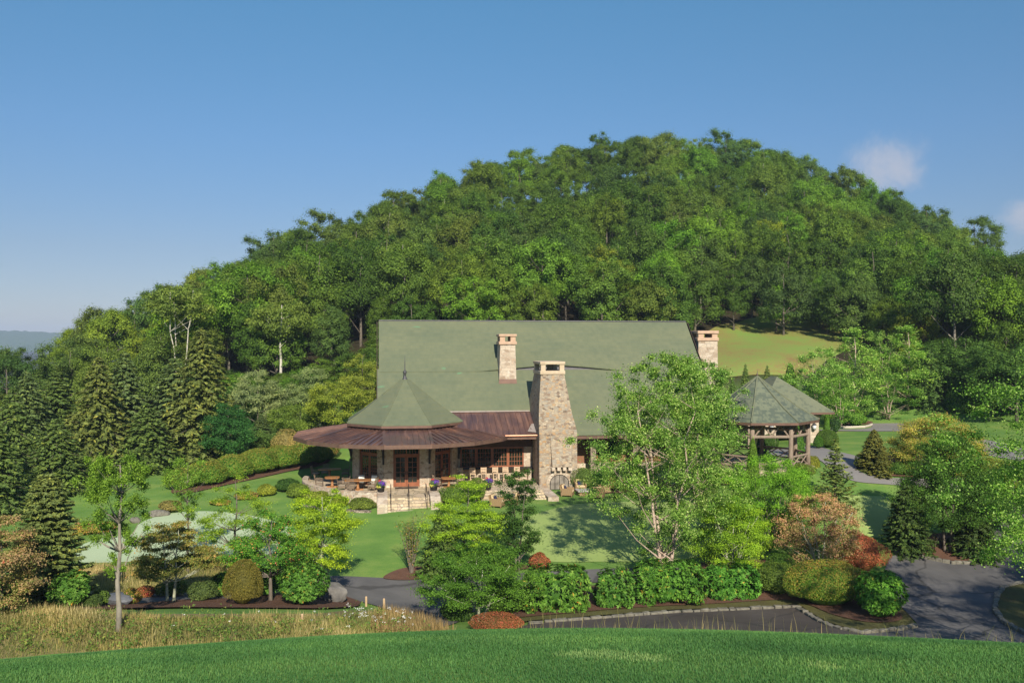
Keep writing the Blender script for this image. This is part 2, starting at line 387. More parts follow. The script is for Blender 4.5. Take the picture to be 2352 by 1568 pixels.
def m_asphalt(name, stops):
    m, n, o = mat_new(name); co = objco(n)
    a = noise(n, co, .35, 5, .62, .3); b = noise(n, co, 38, 3, .7); c = noise(n, co, 3.2, 4, .7)
    col = ramp(n, math_(n, 'ADD', math_(n, 'MULTIPLY', a, .72), math_(n, 'MULTIPLY', b, .28)), stops)
    wv = N(n, 'ShaderNodeVectorMath', operation='MULTIPLY_ADD'); wv.inputs[1].default_value = (1.6, 1.6, 0)
    nz = N(n, 'ShaderNodeTexNoise'); nz.inputs['Scale'].default_value = .5; n.links.new(co, nz.inputs['Vector']); n.links.new(nz.outputs['Color'], wv.inputs[0]); n.links.new(co, wv.inputs[2])
    v = N(n, 'ShaderNodeTexVoronoi'); v.feature = 'DISTANCE_TO_EDGE'; v.inputs['Scale'].default_value = .16; n.links.new(wv.outputs[0], v.inputs['Vector'])
    ck = N(n, 'ShaderNodeMapRange'); ck.inputs['From Min'].default_value = .004; ck.inputs['From Max'].default_value = .014; n.links.new(v.outputs['Distance'], ck.inputs['Value'])
    col = mixc(n, math_(n, 'MULTIPLY', math_(n, 'SUBTRACT', 1.0, ck.outputs[0]), .55), col, (.03,.029,.028))
    lt = N(n, 'ShaderNodeMapRange'); lt.inputs['From Min'].default_value = .74; lt.inputs['From Max'].default_value = .78; n.links.new(noise(n, co, 9, 2, .5), lt.inputs['Value'])
    col = mixc(n, math_(n, 'MULTIPLY', lt.outputs[0], math_(n, 'MULTIPLY', c, 1.1)), col, (.20,.15,.08))
    princ(n, o, col, .85, 0, b, .2, .006, .2); return m
M['asphalt'] = m_asphalt('asphalt', [(.25, (.065,.062,.063)), (.5, (.112,.107,.106)), (.75, (.17,.16,.155))])
M['asphalt_brown_shade'] = m_asphalt('shaded_brown_asphalt', [(.28, (.050,.041,.036)), (.5, (.072,.060,.054)), (.74, (.115,.10,.09))])  # brown asphalt, with the front road's shade darkened into the colour
M['asphalt_pale'] = m_ground('worn_asphalt', [(.3, (.19,.178,.172)), (.7, (.235,.22,.208))], .3, 40, .3, .85, .2, .006)
M['verge'] = m_ground('mossy_verge', [(.3, (.06,.04,.022)), (.5, (.09,.085,.03)), (.7, (.12,.12,.04))], .9, 14, .5)
M['hill_grass'] = m_ground('rough_hill_grass', [(.36, (.23,.145,.06)), (.47, (.22,.22,.06)), (.58, (.17,.27,.055))], .13, 3, .45)
M['concrete'] = m_ground('concrete_kerb', [(.3, (.42,.37,.30)), (.7, (.52,.47,.39))], 1, 20, .4)
M['pond'] = m_plain('pond_liner_rock', (.07,.075,.085), (.13,.135,.15), 2, .5, 0, .3)
M['boulder'] = m_plain('grey_boulder', (.07,.065,.06), (.20,.185,.17), 2.2, .85, 0, .8)
M['kerb'] = m_plain('lichen_kerbstone', (.085,.075,.06), (.21,.195,.155), 5, .9, 0, .6)
# ------------------------------------------------------------------ terrain
CP = [  # (u, v, depth) of points on the ground
 (1176,1455,37),(1500,1441,38),(1850,1432,38.5),(1600,1402,42),(1850,1398,42),(1280,1412,40.5),(1700,1382,43),
 (2100,1450,38),(2200,1355,44),(2080,1285,49),(2330,1250,52),(2300,1190,57),(2330,1400,41),(2150,1275,49.5),(2352,1470,36),
 (1420,1318,47.5),(850,1360,46),(1000,1400,43.5),(950,1420,42),(760,1335,47.5),
 (100,1425,32),(272,1448,31),(500,1440,32.5),(850,1440,34.5),(600,1400,37),(300,1397,36.5),(850,1402,39),(60,1400,35),(700,1395,38),
 (330,1380,40),(200,1390,38.5),(230,1335,45.5),(450,1325,46.5),(545,1345,44),(650,1350,44),(20,1350,43),
 (200,1290,50),(330,1200,57),(550,1172,60),(650,1240,54),(700,1300,49.5),(420,1270,51.5),
 (900,1312,49),(800,1240,54.5),(900,1185,58.2),(930,1168,59.3),(1000,1166,59.6),(1050,1160,60.5),(860,1180,58.8),
 (1300,1290,50),(1300,1200,56.5),(1290,1145,63),(1400,1128,65),(1262,1132,65.3),(1180,1150,62),(1450,1200,56.5),(1600,1200,55.5),
 (1500,1150,61),(1480,1300,48.8),(1690,1310,47),(1600,1312,47.5),
 (690,1105,66.5),(750,1075,72),(600,1095,70),(450,1122,66),(550,1062,76),(700,1050,78),(200,1185,60),(300,1160,63),(650,1150,62.5),(590,1125,65.5),
 (100,1125,66),(300,1085,74),(0,1150,64),(-150,1200,60),
 (800,960,88),(700,960,90),(600,965,92),(1000,960,92),(1300,960,92),(1600,960,92),
 (1700,1088,57),(1765,1068,60),(1812,1073,57),(1700,1150,54.5),(1640,1185,54),(2020,1205,52.5),(2020,1122,57.5),(1990,1092,60),(1920,1062,63),
 (1830,1043,66),(1860,1024,72),(2000,1010,75),(2000,980,84),(2050,965,90),(1950,972,88),(2280,1030,70),(2150,1090,60),(2100,1080,62),(1900,1120,57),
 (1800,1115,55),(1900,1180,53),(2250,1090,60),(2352,1100,60),
 (1700,822,105),(1760,838,100),(1750,752,130),(1880,759,126),(1800,800,112),(1640,785,120),(1900,830,105),
 (2150,905,95),(2300,860,108),(2200,780,125),
 (1200,745,128),(900,762,122),(700,860,105),(400,960,98),(200,1000,92),(0,1040,88),
 (1580,438,200),(1300,452,196),(1100,508,190),(900,597,180),(700,680,166),(500,752,150),(350,838,138),(150,935,116),(0,1040,104),(-150,1000,98),
 (1800,470,200),(2000,564,190),(2200,622,180),(2320,752,166),(2450,860,150),(2600,950,140),
 (1300,600,162),(1600,600,162),(1900,640,157),(1000,668,150),(2100,705,146),(700,780,130),(500,860,120),(1750,650,150),
 (1580,500,240),(1100,590,230),(700,760,210),(300,900,180),(2200,720,220),(1800,520,240),(2500,860,200),(0,900,170),
]
def W(u, v, y): return Vector(((u-CU)/F*y, y, (CV-v)/F*y))
pts = np.array([W(*p) for p in CP])
# a little of the slope that carries the foreground lawn, for a smooth join
ext = [(-30,28,-10.6),(-15,29,-10.6),(0,31,-11.4),(12,31,-11.4),(25,31,-11.6),(-45,40,-11.8),(45,38,-12.2),(60,55,-9.5),(75,80,-7.0),(-70,70,-11.5),
       (-100,120,-12),(110,110,-5),(-40,20,-9),(40,22,-9.5),(-120,60,-14),(110,50,-9),(0,290,8),(-120,250,-10),(130,250,-8)]
pts = np.vstack([pts, np.array(ext, float)])
_c = 5.0
def _phi(d2): return np.sqrt(d2 + _c*_c)
_d2 = ((pts[:, None, :2] - pts[None, :, :2])**2).sum(-1)
_mean = pts[:, 2].mean()
_wts = np.linalg.solve(_phi(_d2) - np.eye(len(pts))*0.25, pts[:, 2] - _mean)
_cu = np.array([-200, 0, 260, 420, 650, 900, 1176, 1500, 1760, 2000, 2200, 2352, 2550], float)
_cv = np.array([1540, 1519, 1500, 1490, 1470, 1453, 1447, 1447, 1455, 1466, 1473, 1480, 1492], float)
_fit = np.polyfit((_cu-CU)/F*21.0, (_cv-CV)/F, 4)
def sstep(a, b, x):
    t = np.clip((x-a)/(b-a), 0, 1); return t*t*(3-2*t)
def height(x, y):
    x = np.asarray(x, float); y = np.asarray(y, float); sh = x.shape
    xf, yf = x.ravel(), y.ravel(); out = np.empty(len(xf))
    for i in range(0, len(xf), 20000):
        xx, yy = xf[i:i+20000], yf[i:i+20000]
        d2 = (xx[:, None]-pts[None, :, 0])**2 + (yy[:, None]-pts[None, :, 1])**2
        z = _phi(d2) @ _wts + _mean
        dt = np.sqrt((xx+8.49)**2 + (yy-69.0)**2); kt = sstep(10.2, 8.2, dt) if False else 1-sstep(8.0, 10.0, dt)
        z = z*(1-kt) + np.minimum(z, -11.5)*kt      # the terrace is dug into the slope
        far = sstep(150, 330, np.sqrt(xx*xx*1.2 + (yy-90)**2))
        z = np.clip(z, -16, 60)*(1-far) + (-34.0)*far
        s = np.polyval(_fit, np.clip(xx, -14, 14))
        dome = -s*yy - .012*(yy-21.0)**2
        dome = np.where(yy < 4, -s*4 - .012*17**2 + (4-yy)*.05, dome)
        k = sstep(25.0, 32.0, yy)
        near = dome*(1-k) + z*k
        lat = sstep(40, 90, np.abs(xx))
        back = sstep(-60, -140, yy)
        near = near*(1-lat) + np.where(yy < 32, np.minimum(z, -8), z)*lat
        near = near*(1-back) + (-34.0)*back
        out[i:i+20000] = near
    return out.reshape(sh)
def hz(x, y): return float(height(np.array([x]), np.array([y]))[0])
_ys = np.concatenate([np.arange(11.0, 130, .2), np.arange(130, 260, .8)])
def G(u, v, ymin=25.0):
    """the point of the ground seen at pixel (u, v)"""
    ys = _ys[_ys >= ymin]
    x = (u-CU)/F*ys; z = (CV-v)/F*ys; g = height(x, ys)
    b = np.nonzero(z <= g)[0]
    if len(b) == 0: i = len(ys)-1; return Vector((x[i], ys[i], g[i]))
    i = b[0]
    if i == 0: return Vector((x[0], ys[0], g[0]))
    d0 = z[i-1]-g[i-1]; d1 = z[i]-g[i]; t = d0/(d0-d1) if d0 != d1 else 0
    y = ys[i-1] + (ys[i]-ys[i-1])*t
    return Vector(((u-CU)/F*y, y, hz((u-CU)/F*y, y)))
def B(u, y):
    """ground point under column u at depth y"""
    x = (u-CU)/F*y; return Vector((x, y, hz(x, y)))

def axis(segs):
    a = []
    for lo, hi, st in segs: a += list(np.arange(lo, hi, st))
    return np.array(a + [segs[-1][1]], float)
gx = axis([(-4600,-400,200),(-400,-140,20),(-140,-70,4),(-70,-40,1.5),(-40,40,.75),(40,70,1.5),(70,140,4),(140,400,20),(400,4600,200)])
gy = axis([(-1500,-200,160),(-200,-20,20),(-20,10,3),(10,28,.6),(28,92,.6),(92,220,2.5),(220,420,20),(420,6000,300)])
X, Y = np.meshgrid(gx, gy); Z = height(X, Y)
# no surface of the ground may lie above the sheets laid on it
V_ = np.stack([X.ravel(), Y.ravel(), Z.ravel()], 1)
nx, ny = len(gx), len(gy)
idx = np.arange(nx*ny).reshape(ny, nx)
Fq = np.stack([idx[:-1,:-1].ravel(), idx[:-1,1:].ravel(), idx[1:,1:].ravel(), idx[1:,:-1].ravel()], 1)
gme = np_mesh('ground', V_, Fq, None, True)
def m_base():
    m, n, o = mat_new('base_ground')
    g = N(n, 'ShaderNodeNewGeometry'); sep = N(n, 'ShaderNodeSeparateXYZ'); n.links.new(g.outputs['Position'], sep.inputs[0])
    co = objco(n)
    a = noise(n, co, .4, 5, .6); b = noise(n, co, 14, 4, .7)
    c_ = noise(n, objco(n, (.6, 1.5, 1)), .5, 4, .6); f = math_(n, 'ADD', math_(n, 'ADD', math_(n, 'MULTIPLY', a, .42), math_(n, 'MULTIPLY', b, .28)), math_(n, 'MULTIPLY', c_, .30))
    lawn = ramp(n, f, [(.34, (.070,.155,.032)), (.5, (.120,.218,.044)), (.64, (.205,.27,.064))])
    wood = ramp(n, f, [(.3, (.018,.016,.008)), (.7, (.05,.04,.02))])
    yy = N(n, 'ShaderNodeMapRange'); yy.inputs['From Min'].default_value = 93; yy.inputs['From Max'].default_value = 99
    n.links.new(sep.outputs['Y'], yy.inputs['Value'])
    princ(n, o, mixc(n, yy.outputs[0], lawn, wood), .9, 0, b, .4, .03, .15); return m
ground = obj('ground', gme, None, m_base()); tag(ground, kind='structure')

def smooth_poly(pp, sub=5):
    """closed Catmull-Rom through 2-D points"""
    P = [np.array(p, float) for p in pp]; n = len(P); out = []
    for i in range(n):
        p0, p1, p2, p3 = P[i-1], P[i], P[(i+1) % n], P[(i+2) % n]
        for k in range(sub):
            t = k/sub
            out.append(.5*((2*p1) + (p2-p0)*t + (2*p0-5*p1+4*p2-p3)*t*t + (3*p1-p0-3*p2+p3)*t**3))
    return out
def inside(px, py, poly):
    c = np.zeros(len(px), bool); n = len(poly); j = n-1
    for i in range(n):
        xi, yi = poly[i]; xj, yj = poly[j]
        k = ((yi > py) != (yj > py)) & (px < (xj-xi)*(py-yi)/((yj-yi) if yj != yi else 1e-12)+xi)
        c ^= k; j = i
    return c
def px_poly(pp, ymin=25.0, sub=5, sm=True):
    q = [G(u, v, ymin) for u, v in pp]; q = [(p.x, p.y) for p in q]
    return [tuple(p) for p in (smooth_poly(q, sub) if sm else q)]
POLY = {}
def drape(name, poly, mat, off, res=.8, kind='structure'):
    P = np.array(poly); lo, hi = P.min(0), P.max(0)
    ax = np.arange(lo[0]+res*.37, hi[0], res); ay = np.arange(lo[1]+res*.41, hi[1], res)
    GX, GY = np.meshgrid(ax, ay); a, b = GX.ravel(), GY.ravel()
    k = inside(a, b, poly); a, b = a[k], b[k]
    if len(a):   # keep the grid off the outline
        d = np.full(len(a), 1e9)
        for q in P: d = np.minimum(d, (a-q[0])**2 + (b-q[1])**2)
        k = d > (res*.45)**2; a, b = a[k], b[k]
    vs = [Vector(p) for p in poly] + [Vector((x, y)) for x, y in zip(a, b)]
    r = delaunay_2d_cdt(vs, [], [list(range(len(poly)))], 1, 1e-4)
    xy = np.array([(p.x, p.y) for p in r[0]]); z = height(xy[:, 0], xy[:, 1]) + off
    fs = []
    for f in r[2]:
        p = xy[list(f)]; ar = (p[1,0]-p[0,0])*(p[2,1]-p[0,1])-(p[1,1]-p[0,1])*(p[2,0]-p[0,0])
        fs.append(tuple(f) if ar > 0 else tuple(f)[::-1])
    me = bpy.data.meshes.new(name); me.from_pydata([(x, y, q) for (x, y), q in zip(xy, z)], [], fs); me.update()
    me.polygons.foreach_set('use_smooth', [True]*len(me.polygons))
    o = obj(name, me, None, mat); tag(o, kind=kind); POLY[name] = poly; return o
# ------------------------------------------------------------------ foliage generators
def unit(a): return a/np.maximum(np.linalg.norm(a, axis=-1, keepdims=True), 1e-9)
def leaf_arrays(P, Nn, L, asp, rng, tdir=None, fold=.12, vary=.6):
    n = len(P); Nn = unit(Nn)
    t = rng.normal(size=(n, 3)) if tdir is None else tdir + rng.normal(0, .25, (n, 3))
    t = unit(t - Nn*(t*Nn).sum(1, keepdims=True)); b = np.cross(Nn, t)
    ll = (L*(1-vary/2+vary*rng.random(n)))[:, None] if np.isscalar(L) else L[:, None]
    w_ = ll*asp*.5
    V = np.stack([P - t*ll*.5, P + b*w_ + Nn*ll*fold - t*ll*.05, P + t*ll*.5, P - b*w_ + Nn*ll*fold - t*ll*.05], 1)
    return V.reshape(-1, 3)
def leaves(P, Nn, L, asp, rng, tdir=None, v=None, name='foliage', core=None, fold=.12):
    V = leaf_arrays(P, Nn, L, asp, rng, tdir, fold); n = len(P)
    Fq = np.arange(4*n).reshape(n, 4); v = rng.random(n) if v is None else np.clip(v, 0, 1)
    if core is not None:
        cv, cf = core; Fq = np.vstack([Fq, cf + len(V)]); V = np.vstack([V, cv]); v = np.concatenate([v, np.full(len(cf), .08)])
    return np_mesh(name, V, Fq, v)
PROF = {
 'round': lambda t: np.clip(1-np.abs(2*t-1)**2.5, 0, 1)**.55,
 'ovoid': lambda t: np.sin(np.pi*np.clip(t, 0, 1)**.72)**.75,
 'dome': lambda t: np.clip(1-t**2.2, 0, 1)**.5*(.75+.25*np.clip(t*4, 0, 1)),
 'vase': lambda t: (.22+.78*np.clip(t/.7, 0, 1)**1.1)*np.sqrt(np.clip(1-((np.maximum(t, .7)-.7)/.31)**2, 0, 1)),
 'cone': lambda t: np.clip(1-t, 0, 1)**.8*(.8+.2*np.clip(t*6, 0, 1)),
 'column': lambda t: np.clip(np.sin(np.pi*np.clip(t*.93+.05, 0, 1)), 0, 1)**.45,
 'birch': lambda t: np.clip(np.sin(np.pi*np.clip(t, 0, 1)**1.02), 0, 1)**.55,
 'fan': lambda t: .15+.85*np.clip(t, 0, 1)**.9,
}
def gen_tree(seed, H, Wd, cb, shape, ncl, lpc, leaf, mat, bark, crad=.3, flat=.7, stems=1, tr=None, asp=.55, nlimb=16, layers=0,
             inner=.45, lump=.25, spread=.25, droop=0.0, vb=0.0, upn=.45, depth=1.0, lean=(0, 0), outn=.6, jit=.55, airy=False, fuzz=.6, ball=False):
    """a tree from its base at the origin: height H, crown half-width Wd, crown from cb*H up"""
    rng = np.random.default_rng(seed); Hc = H*(1-cb); z0 = H*cb; f = PROF[shape]
    t = rng.random(ncl*6)*.95; keep = rng.random(ncl*6) < (f(t)**1.4+.05)*(np.clip(.32+(t-.1)*2.0, .32, 1) if airy else 1); t = t[keep][:ncl]
    if layers: t = (np.floor(t*layers)+.5+rng.normal(0, .12, len(t)))/layers; t = np.clip(t, .02, .98)
    a = rng.random(len(t))*2*np.pi
    lobes = 1 + lump*np.sin(a*3+rng.random()*6+t*5) * .6 + lump*rng.normal(0, .5, len(t))
    rr = (inner + (1-inner)*rng.random(len(t))**.6)*f(t)*Wd*np.clip(lobes, .5, 1.4)
    c = np.stack([rr*np.cos(a) + lean[0]*t, rr*np.sin(a)*depth + lean[1]*t, z0 + t*Hc - droop*Hc*(rr/Wd)**2], 1)
    cr = crad*Wd*(.7+.6*rng.random(len(t)))*np.clip(f(t), .35, 1)**.4
    if ball:      # clumps over the outside of a lumpy egg, a few within
        d0 = unit(rng.normal(size=(ncl*3, 3))); d0 = d0[d0[:, 2] > -.55][:ncl]; t = (d0[:, 2]+1)/2
        lb = unit(rng.normal(size=(7, 3))*np.array([1, 1, .8])); bump = 1 + lump*(np.clip(((d0 @ lb.T).max(1)-.7)/.3, 0, 1)*1.6-.6)
        q = bump*np.where(rng.random(len(d0)) < .82, .74+.16*rng.random(len(d0)), .2+.5*rng.random(len(d0)))
        e = np.where(d0[:, 2] < 0, 1 - .25*np.abs(d0[:, 2]), 1)
        c = np.stack([d0[:, 0]*q*Wd*e, d0[:, 1]*q*Wd*e, z0 + Hc*(.44 + d0[:, 2]*q*np.where(d0[:, 2] > 0, .56, .44))], 1)
        cr = crad*Wd*(.65+.7*rng.random(len(t)))
    # leaves of each clump
    k = np.repeat(np.arange(len(t)), lpc); d = unit(rng.normal(size=(len(k), 3)))
    rad = np.minimum(np.abs(rng.normal(0, fuzz, len(k))), fuzz*2.4)
    off = d*(rad*cr[k])[:, None]*np.array([1, 1, flat])
    P = c[k] + off
    ctr = np.array([0, 0, z0+Hc*.4]); outw = unit(P-ctr)
    Nn = unit(d*outn*.6 + outw*outn*.4 + np.array([0, 0, upn]) + rng.normal(0, jit, (len(k), 3)))
    v = rng.random(len(k))
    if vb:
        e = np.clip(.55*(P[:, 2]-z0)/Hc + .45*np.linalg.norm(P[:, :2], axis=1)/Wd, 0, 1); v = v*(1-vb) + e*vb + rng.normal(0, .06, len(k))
    crown = leaves(P, Nn, leaf, asp, rng, None, v, 'crown'); crown.materials.append(mat)
    # trunk and limbs
    tr = tr or H*.016; mb = MB(); py = random.Random(seed)
    tops = []
    for s_ in range(stems):
        aa = 2*math.pi*s_/stems + py.uniform(-.4, .4); sp = spread*Wd if stems > 1 else .0
        r_ = tr*(1 if stems == 1 else .62)
        b_ = Vector((math.cos(aa)*tr*1.1*(stems > 1), math.sin(aa)*tr*1.1*(stems > 1), -.25))
        hh = z0 + Hc*(.88 if stems == 1 else py.uniform(.62, .85))
        pl = []
        for i in range(7):
            q = i/6; pl.append(b_ + Vector((math.cos(aa)*sp*q**1.2 + lean[0]*q*q + py.uniform(-1, 1)*.02*H*(0 < i)*q, math.sin(aa)*sp*depth*q**1.2 + lean[1]*q*q + py.uniform(-1, 1)*.02*H*(0 < i)*q, (hh+.25)*q)))
        mb.tube(pl, [r_*1.25]+[r_*(1-.82*i/6) for i in range(1, 7)], 8); tops.append((pl, r_))
    order = list(range(len(t))); py.shuffle(order)
    for i in order[:nlimb]:
        pl, r_ = py.choice(tops); tgt = Vector(c[i]); j = 6
        want = max(z0*.75, tgt.z - .55*math.hypot(tgt.x, tgt.y) - .05*H)
        j = min(range(1, 7), key=lambda q: abs(pl[q].z-want)); p0 = pl[j]
        m1 = p0.lerp(tgt, .5) + Vector((0, 0, -.05*(tgt-p0).length)) + Vector((py.uniform(-.1, .1), py.uniform(-.1, .1), 0))*(tgt-p0).length*.5
        r1 = r_*(1-.82*j/6)*.55
        mb.tube([p0, p0.lerp(m1, .55), m1, tgt], [r1, r1*.75, r1*.5, r1*.16], 5, False)
    trunk = mb.mesh('trunk', True); trunk.materials.append(bark)
    return {'trunk': trunk, 'crown': crown}
def gen_spruce(seed, H, Wd, mat, bark, nw=34, nb=6, ns=30, sl=.30, cb=.03, pw=.85, dr=.30, up=.0, asp=.34, hang=.5):
    rng = np.random.default_rng(seed); Ps, Ts, Ns, Vs = [], [], [], []; mb = MB()
    mb.tube([(0,0,-.2),(0,0,H*.5),(0,0,H*.97)], [H*.018, H*.011, H*.002], 7)
    for i in range(nw):
        q = (i+rng.random()*.5)/nw; z = H*(cb+(1-cb)*q**.93)+rng.normal(0, .006)*H; L = Wd*max(.04, (1-q))**pw
        for j in range(nb):
            a = 2*math.pi*(j+rng.random()*.7)/nb + i*1.7; Lb = L*(.62+.58*rng.random()**.8)
            n = max(5, int(ns*(Lb/Wd)**.8)); s = np.sort(rng.random(n)**.75)
            d = np.array([math.cos(a), math.sin(a), 0]); sd_ = np.array([-d[1], d[0], 0])
            zb = z - dr*Lb*s**1.3 + up*Lb*s**2.2
            lat = rng.normal(0, .17, n)*Lb*(1.12-s)
            P = d*(s*Lb)[:, None] + sd_*lat[:, None]; P[:, 2] += zb - np.abs(lat)*.25 - rng.random(n)*.10*sl*3
            T = d*.75 + sd_*(np.sign(lat)*.6)[:, None] + np.array([0, 0, -hang]) + rng.normal(0, .25, (n, 3))
            Ns.append(rng.normal(0, .5, (n, 3)) + np.array([0, 0, .7]) + d*.35); Ps.append(P); Ts.append(T)
            Vs.append(np.clip(rng.random(n)*.75 + .25*s, 0, 1))
            if i % 3 == 0 and j % 2 == 0: mb.tube([(0,0,z), tuple(d*Lb*.5+np.array([0,0,z-dr*Lb*.4])), tuple(d*Lb*.95+np.array([0,0,z-dr*Lb*.9+up*Lb*.8]))], [H*.003, H*.0022, H*.0008], 4, False)
    n = 16; P = np.stack([rng.normal(0, .03, n), rng.normal(0, .03, n), H*(.93+.07*rng.random(n))], 1); Ps.append(P)
    Ts.append(np.tile([0, 0, 1.], (n, 1))); Ns.append(rng.normal(size=(n, 3))); Vs.append(rng.random(n))
    P, T, Nn, v = map(np.concatenate, (Ps, Ts, Ns, Vs))
    crown = leaves(P, Nn, sl, asp, rng, T, v, 'crown', None, .05); crown.materials.append(mat)
    trunk = mb.mesh('trunk', True); trunk.materials.append(bark); return {'trunk': trunk, 'crown': crown}
def core_blob(rx, ry, rz, zc, n=10):
    vs = []; fs = []
    for i in range(n+1):
        th_ = math.pi*i/n
        for j in range(n*2): ph = math.pi*j/n; vs.append((rx*math.sin(th_)*math.cos(ph), ry*math.sin(th_)*math.sin(ph), zc+rz*math.cos(th_)))
    for i in range(n):
        for j in range(n*2): k = (j+1) % (n*2); fs.append((i*n*2+j, (i+1)*n*2+j, (i+1)*n*2+k, i*n*2+k))
    return np.array(vs), np.array(fs)
def gen_bush(seed, rx, ry, h, mat, kind='shrub', n=2500, leaf=.10, asp=.5, lump=.18, nl=12, base=.0, shell=.72, vb=0.0, egg=1.0, stems=True, bark=None, upn=.35, boxy=1.0):
    """a shrub standing on the ground: kind shrub (single leaves), rosette (whorls of long leaves), clipped (close fine leaves)"""
    rng = np.random.default_rng(seed)
    d = unit(rng.normal(size=(n*2, 3))); d = d[d[:, 2] > -.55][:n]; n = len(d)
    if boxy != 1.0: d = np.sign(d)*np.abs(d)**boxy; d = d*(.88/np.maximum(np.abs(d).max(1, keepdims=True), .5))**.35
    lc = unit(rng.normal(size=(nl, 3))*np.array([1, 1, .7])); dots = (d @ lc.T).max(1)
    r_ = 1 - lump + lump*1.6*np.clip((dots-.72)/.28, 0, 1)
    s = shell + (1-shell)*rng.random(n)**.5
    zc = h*.46; rzu, rzd = h*.54, h*.46
    P = d*(r_*s)[:, None]; prof = np.where(P[:, 2] > 0, rzu, rzd)
    P = np.stack([P[:, 0]*rx*(1 - .25*(egg-1)*P[:, 2]), P[:, 1]*ry*(1 - .25*(egg-1)*P[:, 2]), zc + P[:, 2]*prof], 1); P[:, 2] = np.maximum(P[:, 2], .03)
    v = rng.random(n)
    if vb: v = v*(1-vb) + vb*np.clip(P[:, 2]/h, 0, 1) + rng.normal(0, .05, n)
    core = core_blob(rx*.66, ry*.66, h*.40, h*.44)
    if kind == 'rosette':
        m = 7; k = np.repeat(np.arange(n), m); ax = unit(d*.9 + np.array([0, 0, .5]) + rng.normal(0, .3, (n, 3)))[k]
        rd = unit(np.cross(ax, rng.normal(size=(n*m, 3)))); T = rd + ax*.30
        me = leaves(P[k] + unit(T)*leaf*.45, ax*.8 - rd*.3 + rng.normal(0, .15, (n*m, 3)), leaf, asp, rng, T*4, 1-np.abs(1-np.abs(v[k]*.97+rng.normal(0, .06, n*m))), 'crown', core)
    else:
        jit = .5 if kind == 'shrub' else .75
        me = leaves(P, d*.7 + np.array([0, 0, upn]) + rng.normal(0, jit, (n, 3)), leaf, asp, rng, None, v, 'crown', core)
    me.materials.append(mat); out = {'crown': me}
    if stems:
        mb = MB(); py = random.Random(seed)
        for i in range(7):
            a = py.random()*6.28; q = py.uniform(.3, .75)
            mb.tube([(math.cos(a)*rx*.12, math.sin(a)*ry*.12, -.15), (math.cos(a)*rx*.3, math.sin(a)*ry*.3, h*.3), (math.cos(a)*rx*q, math.sin(a)*ry*q, h*.6)], [.035, .025, .012], 5, False)
        me = mb.mesh('stem', True); me.materials.append(bark or M['bark']); out['stem'] = me
    return out
def gen_fan(seed, H, Wd, mat, bark, nst=14, lps=110, leaf=.09, low=.25, asp=.5, depth=.8, vb=0.0, curve=.5, scat=.10):
    """many stems rising from one foot, leaves along the upper part of each"""
    rng = np.random.default_rng(seed); mb = MB(); Ps = []; py = random.Random(seed)
    for i in range(nst):
        a = 2*math.pi*i/nst + py.uniform(-.3, .3); q = py.uniform(.15, 1); h_ = H*py.uniform(.7, 1)*(1-.12*q)
        tip = np.array([math.cos(a)*Wd*q, math.sin(a)*Wd*q*depth, h_]); b_ = np.array([math.cos(a)*.06*Wd, math.sin(a)*.06*Wd, -.15])
        pl = [b_*(1-t) + np.array([tip[0]*t**(1+curve), tip[1]*t**(1+curve), tip[2]*t]) for t in np.linspace(0, 1, 6)]
        mb.tube(pl, [H*.011*(1-.85*t) for t in np.linspace(0, 1, 6)], 5, False)
        t = low + (1-low)*rng.random(lps)**.8; c = np.stack([tip[0]*t**(1+curve), tip[1]*t**(1+curve), tip[2]*t], 1)
        Ps.append(c + rng.normal(0, 1, (lps, 3))*scat*Wd*(.6+.7*t)[:, None])
    P = np.concatenate(Ps); v = rng.random(len(P))
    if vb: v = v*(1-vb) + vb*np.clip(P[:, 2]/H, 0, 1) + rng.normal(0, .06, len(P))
    Nn = unit(P*np.array([1, 1, .2])/Wd*.6 + np.array([0, 0, .5]) + rng.normal(0, .55, P.shape))
    me = leaves(P, Nn, leaf, asp, rng, None, v, 'crown'); me.materials.append(mat)
    tk = mb.mesh('stem', True); tk.materials.append(bark); return {'stem': tk, 'crown': me}
def plant(name, label, cat, loc, proto, scale=(1, 1, 1), rz=0, color=None, group=None):
    if np.isscalar(scale): scale = (scale,)*3
    t = thing(name, label, cat, loc, rz, group); t.scale = scale
    for pn, me in proto.items():
        o = obj(pn, me, t)
        if pn == 'crown' and color is not None: o.color = (*color, 1)
    return t

M['bark'] = m_plain('grey_bark', (.09,.075,.06), (.20,.17,.14), 9, .9, 0, .5, .2, (1,1,.35))
M['bark_pale'] = m_plain('pale_bark', (.38,.35,.29), (.58,.54,.46), 5, .85, 0, .4, .2, (1,1,.4))
M['bark_grey'] = m_plain('grey_tan_bark', (.16,.14,.115), (.30,.27,.22), 7, .9, 0, .5, .2, (1,1,.4))
M['bark_lichen'] = m_plain('lichen_bark', (.22,.23,.16), (.46,.46,.34), 6, .9, 0, .5, .2, (1,1,.4))
M['bark_birch'] = m_plain('peeling_birch_bark', (.28,.19,.14), (.58,.46,.38), 7, .85, 0, .5, .2, (1,1,1.6))
def t3(k): return tuple(k)
T0_ = [(0, (.55,.60,.60)), (.5, (1,1,1)), (.85, (1.35,1.28,1.1)), (1, (1.75,1.6,1.35))]
M['L'] = m_leaf('leaf_green', T0_, .42, True, .35, (1.95,1.85,1.6))
M['L_forest'] = m_leaf('woodland_leaf', T0_, .36, True, .22, (1.85,1.75,1.45))
M['L_needle'] = m_leaf('needle', [(0, (.5,.55,.55)), (.6, (1,1,1)), (.9, (1.5,1.35,1.0)), (1, (2.3,1.7,1.0))], .2, True, .5, (1.9,1.75,1.5))
